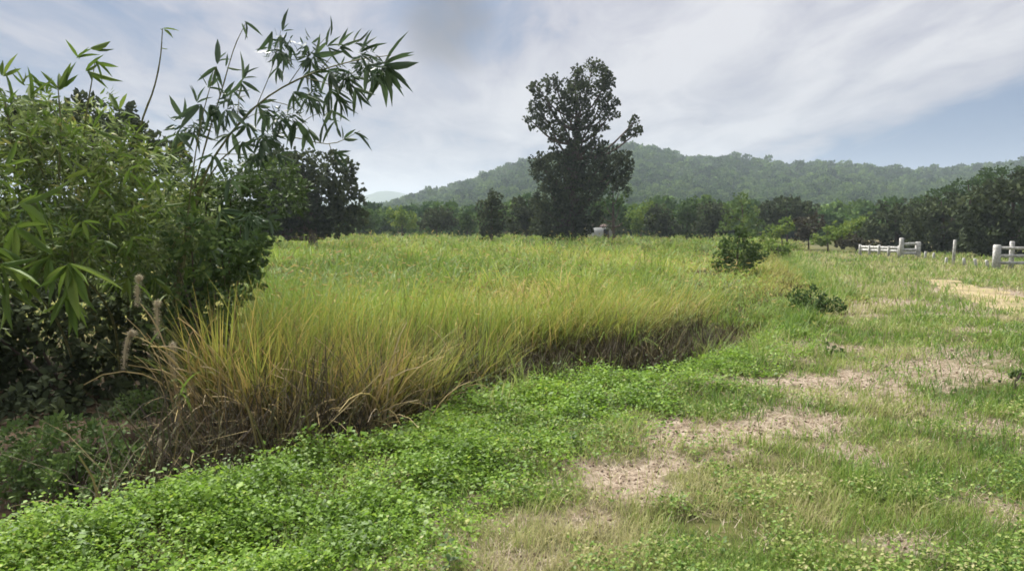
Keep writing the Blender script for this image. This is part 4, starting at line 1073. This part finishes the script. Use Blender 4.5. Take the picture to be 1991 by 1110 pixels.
# ------------------------------------------------------------------ short worn grass on the verge
n = 230000
d = np.exp(RNG.uniform(np.log(3.2), np.log(55), n)); x = RNG.uniform(-.35, .80, n) * d
s = sdist(x, d, EDGE)
dens = (1 - .95 * bare(x, d)) * (.15 + .85 * smooth(.34, .56, .5 * fbm(x * 1.7, d * 1.7, 81) + .5 * fbm(x * 4.5, d * 4.5, 82))) * (1 - .7 * strip(x, d) * (d < 9))
trk = np.abs(sdist(x, d, tl)) < .25 + 1.7 * (fbm(x * 1.4, d * 1.4, 19) - .5) + .3
k = (s < .15) & (RNG.uniform(0, 1, n) < dens) & ~(trk & (RNG.uniform(0, 1, n) < .82))
x, d, s = x[k], d[k], s[k]; n = len(x)
hh = (.03 + .26 * ((.5 * fbm(x * 2.1, d * 2.1, 91) + .5 * fbm(x * 5.5, d * 5.5, 92)) ** 2.2) * RNG.uniform(.5, 1.7, n)) * (1 + .05 * np.minimum(d, 20))
hh = hh * (1 + .8 * smooth(-.9, .1, s) * (d > 8))
W = np.maximum(.0045, d / 780) * RNG.uniform(.6, 1.3, n)
v, f, h, per = blades(np.stack([x, d, zg(x, d) - .005], 1), RNG.uniform(0, 2 * PI, n), hh, W, RNG.uniform(.0, .7, n), RNG.uniform(.2, 1.3, n), 2)
pale = .60 * smooth(.42, .62, fbm(x * .8 + 3, d * .8, 15)) + .28 * smooth(9, 16, d) + .34 * (1 - strip(x, d)) * (1 - smooth(5.0, 7.5, d)) * (1 - smooth(1.2, 2.4, x))
ti = np.clip(RNG.normal(.30, .2, n) + pale * .75 + .5 * (fbm(x * 1.6, d * 1.6, 16) - .5), 0, 1)
tag(new_mesh('verge_grass', v, f, M['verge'], attrs={'tint': np.repeat(ti, per), 'along': h}), 'short worn grass on the verge and foreground', 'grass', kind='stuff')

# broad-leaved weeds between the blades
n = 22000
d = np.exp(RNG.uniform(np.log(3.2), np.log(14), n)); x = RNG.uniform(-.2, .78, n) * d
k = (sdist(x, d, EDGE) < -.05) & (RNG.uniform(0, 1, n) < (1 - bare(x, d)) * smooth(.46, .62, fbm(x * 1.9 + 9, d * 1.9, 101)))
x, d = x[k], d[k]; n = len(x); per = 6
X = np.repeat(x, per) + RNG.normal(0, .03, n * per); Y = np.repeat(d, per) + RNG.normal(0, .03, n * per)
Z = zg(X, Y) + RNG.uniform(.02, .13, n * per)
a = RNG.uniform(0, 2 * PI, n * per); el = RNG.uniform(-.3, .9, n * per)
D = np.stack([np.cos(a) * np.cos(el), np.sin(a) * np.cos(el), np.sin(el)], 1)
Sz = .021 * RNG.uniform(.5, 1.5, n * per) * (.8 + .06 * np.repeat(d, per))
v, f = scatter(*DIAMOND, np.stack([X, Y, Z], 1), rot_frames(D, RNG.normal(0, .5, n * per)), np.stack([Sz * .7, Sz, Sz], 1))
tag(new_mesh('verge_weeds', v, f, M['verge'], attrs={'tint': np.repeat(RNG.uniform(0.05, .95, n * per), 4)}), 'small leafy weeds scattered through the verge grass', 'weeds', kind='stuff')

# dry straw lying in the bare patches
n = 60000
d = np.exp(RNG.uniform(np.log(3.2), np.log(24), n)); x = RNG.uniform(-.25, .80, n) * d
k = (sdist(x, d, EDGE) < 0) & (RNG.uniform(0, 1, n) < np.maximum(bare(x, d) * .8, .16))
x, d = x[k], d[k]; n = len(x)
v, f, h, per = blades(np.stack([x, d, zg(x, d) + .004], 1), RNG.uniform(0, 2 * PI, n), RNG.uniform(.04, .13, n) * (1 + .03 * d), np.maximum(.004, d / 1000) * RNG.uniform(.6, 1.3, n), RNG.uniform(1.0, 1.5, n), RNG.uniform(-.3, .25, n), 2)
tag(new_mesh('dry_straw', v, f, M['dry'], attrs={'tint': np.repeat(RNG.uniform(0, 1, n), per), 'along': h}), 'dry pale straw lying in the bare patches', 'straw', kind='stuff')

# clods and crumbs of soil
n = 16000
d = np.exp(RNG.uniform(np.log(3.2), np.log(14), n)); x = RNG.uniform(-.2, .78, n) * d
k = (sdist(x, d, EDGE) < -.1) & (RNG.uniform(0, 1, n) < bare(x, d) ** 1.3); x, d = x[k], d[k]; n = len(x)
OCT = (np.array([[1, 0, 0], [0, 1, 0], [-1, 0, 0], [0, -1, 0], [.1, .1, .8], [0, 0, -.6]]), np.array([[0, 1, 4], [1, 2, 4], [2, 3, 4], [3, 0, 4], [1, 0, 5], [2, 1, 5], [3, 2, 5], [0, 3, 5]]))
sz = np.clip(np.exp(RNG.normal(np.log(.009), .5, n)), .003, .020) * (.8 + .04 * d)
v, f = scatter(*OCT, np.stack([x, d, zg(x, d) + sz * .2], 1), rot_frames(rand_dirs(n), RNG.uniform(0, 6, n)), np.stack([sz, sz * RNG.uniform(.6, 1.2, n), sz * .8], 1))
tag(new_mesh('soil_clods', v, f, M['clod'], attrs={'tint': np.repeat(RNG.uniform(0, 1, n), 6)}), 'crumbs and clods of pinkish brown soil in the bare patches', 'soil', kind='stuff')

# mixed taller weeds standing in the leafy strip and along the ditch lip
n = 2600
d = np.exp(RNG.uniform(np.log(3.4), np.log(13), n)); x = RNG.uniform(-.75, .45, n) * d
sdg = sdist(x, d, EDGE)
k = (sdg < .35) & (sdg > -3.2) & (RNG.uniform(0, 1, n) < strip(x, d) * smooth(.40, .58, fbm(x * 1.3, d * 1.3, 121)) + .5 * (sdg > -.25)); x, d = x[k], d[k]; n = len(x)
per = 11
hw = RNG.uniform(.10, .32, n); lx, ly = RNG.normal(0, .25, n), RNG.normal(0, .25, n)
t = np.tile(np.linspace(.15, 1.0, per), n); H = np.repeat(hw, per)
T = np.stack([np.repeat(x, per) + np.repeat(lx, per) * H * t, np.repeat(d, per) + np.repeat(ly, per) * H * t, np.repeat(zg(x, d), per) + H * t], 1)
a = np.tile(np.arange(per) * 2.4, n) + np.repeat(RNG.uniform(0, 6, n), per); el = RNG.uniform(-.5, .5, n * per)
D = np.stack([np.cos(a) * np.cos(el), np.sin(a) * np.cos(el), np.sin(el)], 1)
Sz = np.repeat(RNG.uniform(.030, .068, n), per) * (1.15 - .55 * t)
asp = np.repeat(RNG.uniform(.28, .6, n), per)
v, f = scatter(*LANCE, T, rot_frames(D, RNG.normal(0, .4, n * per)), np.stack([Sz * asp, Sz, Sz], 1))
tag(new_mesh('tall_weeds', v, f, M['under_leaf'], attrs={'tint': np.repeat(np.repeat(RNG.uniform(0, 1, n), per), 6)}), 'taller mixed weeds standing along the ditch lip', 'weeds', kind='stuff')

# ------------------------------------------------------------------ damp air
hb_v, hb_f = box(-3600, 3600, -200, 4200, -8, 130)
hm, nt = mat_base('haze')
pv = nt.nodes.new('ShaderNodeVolumePrincipled')
pv.inputs['Color'].default_value = (.76, .88, .97, 1); pv.inputs['Density'].default_value = .00042; pv.inputs['Anisotropy'].default_value = .1
out = nt.nodes.new('ShaderNodeOutputMaterial'); nt.links.new(pv.outputs[0], out.inputs['Volume'])
tag(new_mesh('haze', hb_v, hb_f, hm), 'thin bluish air over the whole valley', 'haze', kind='stuff')
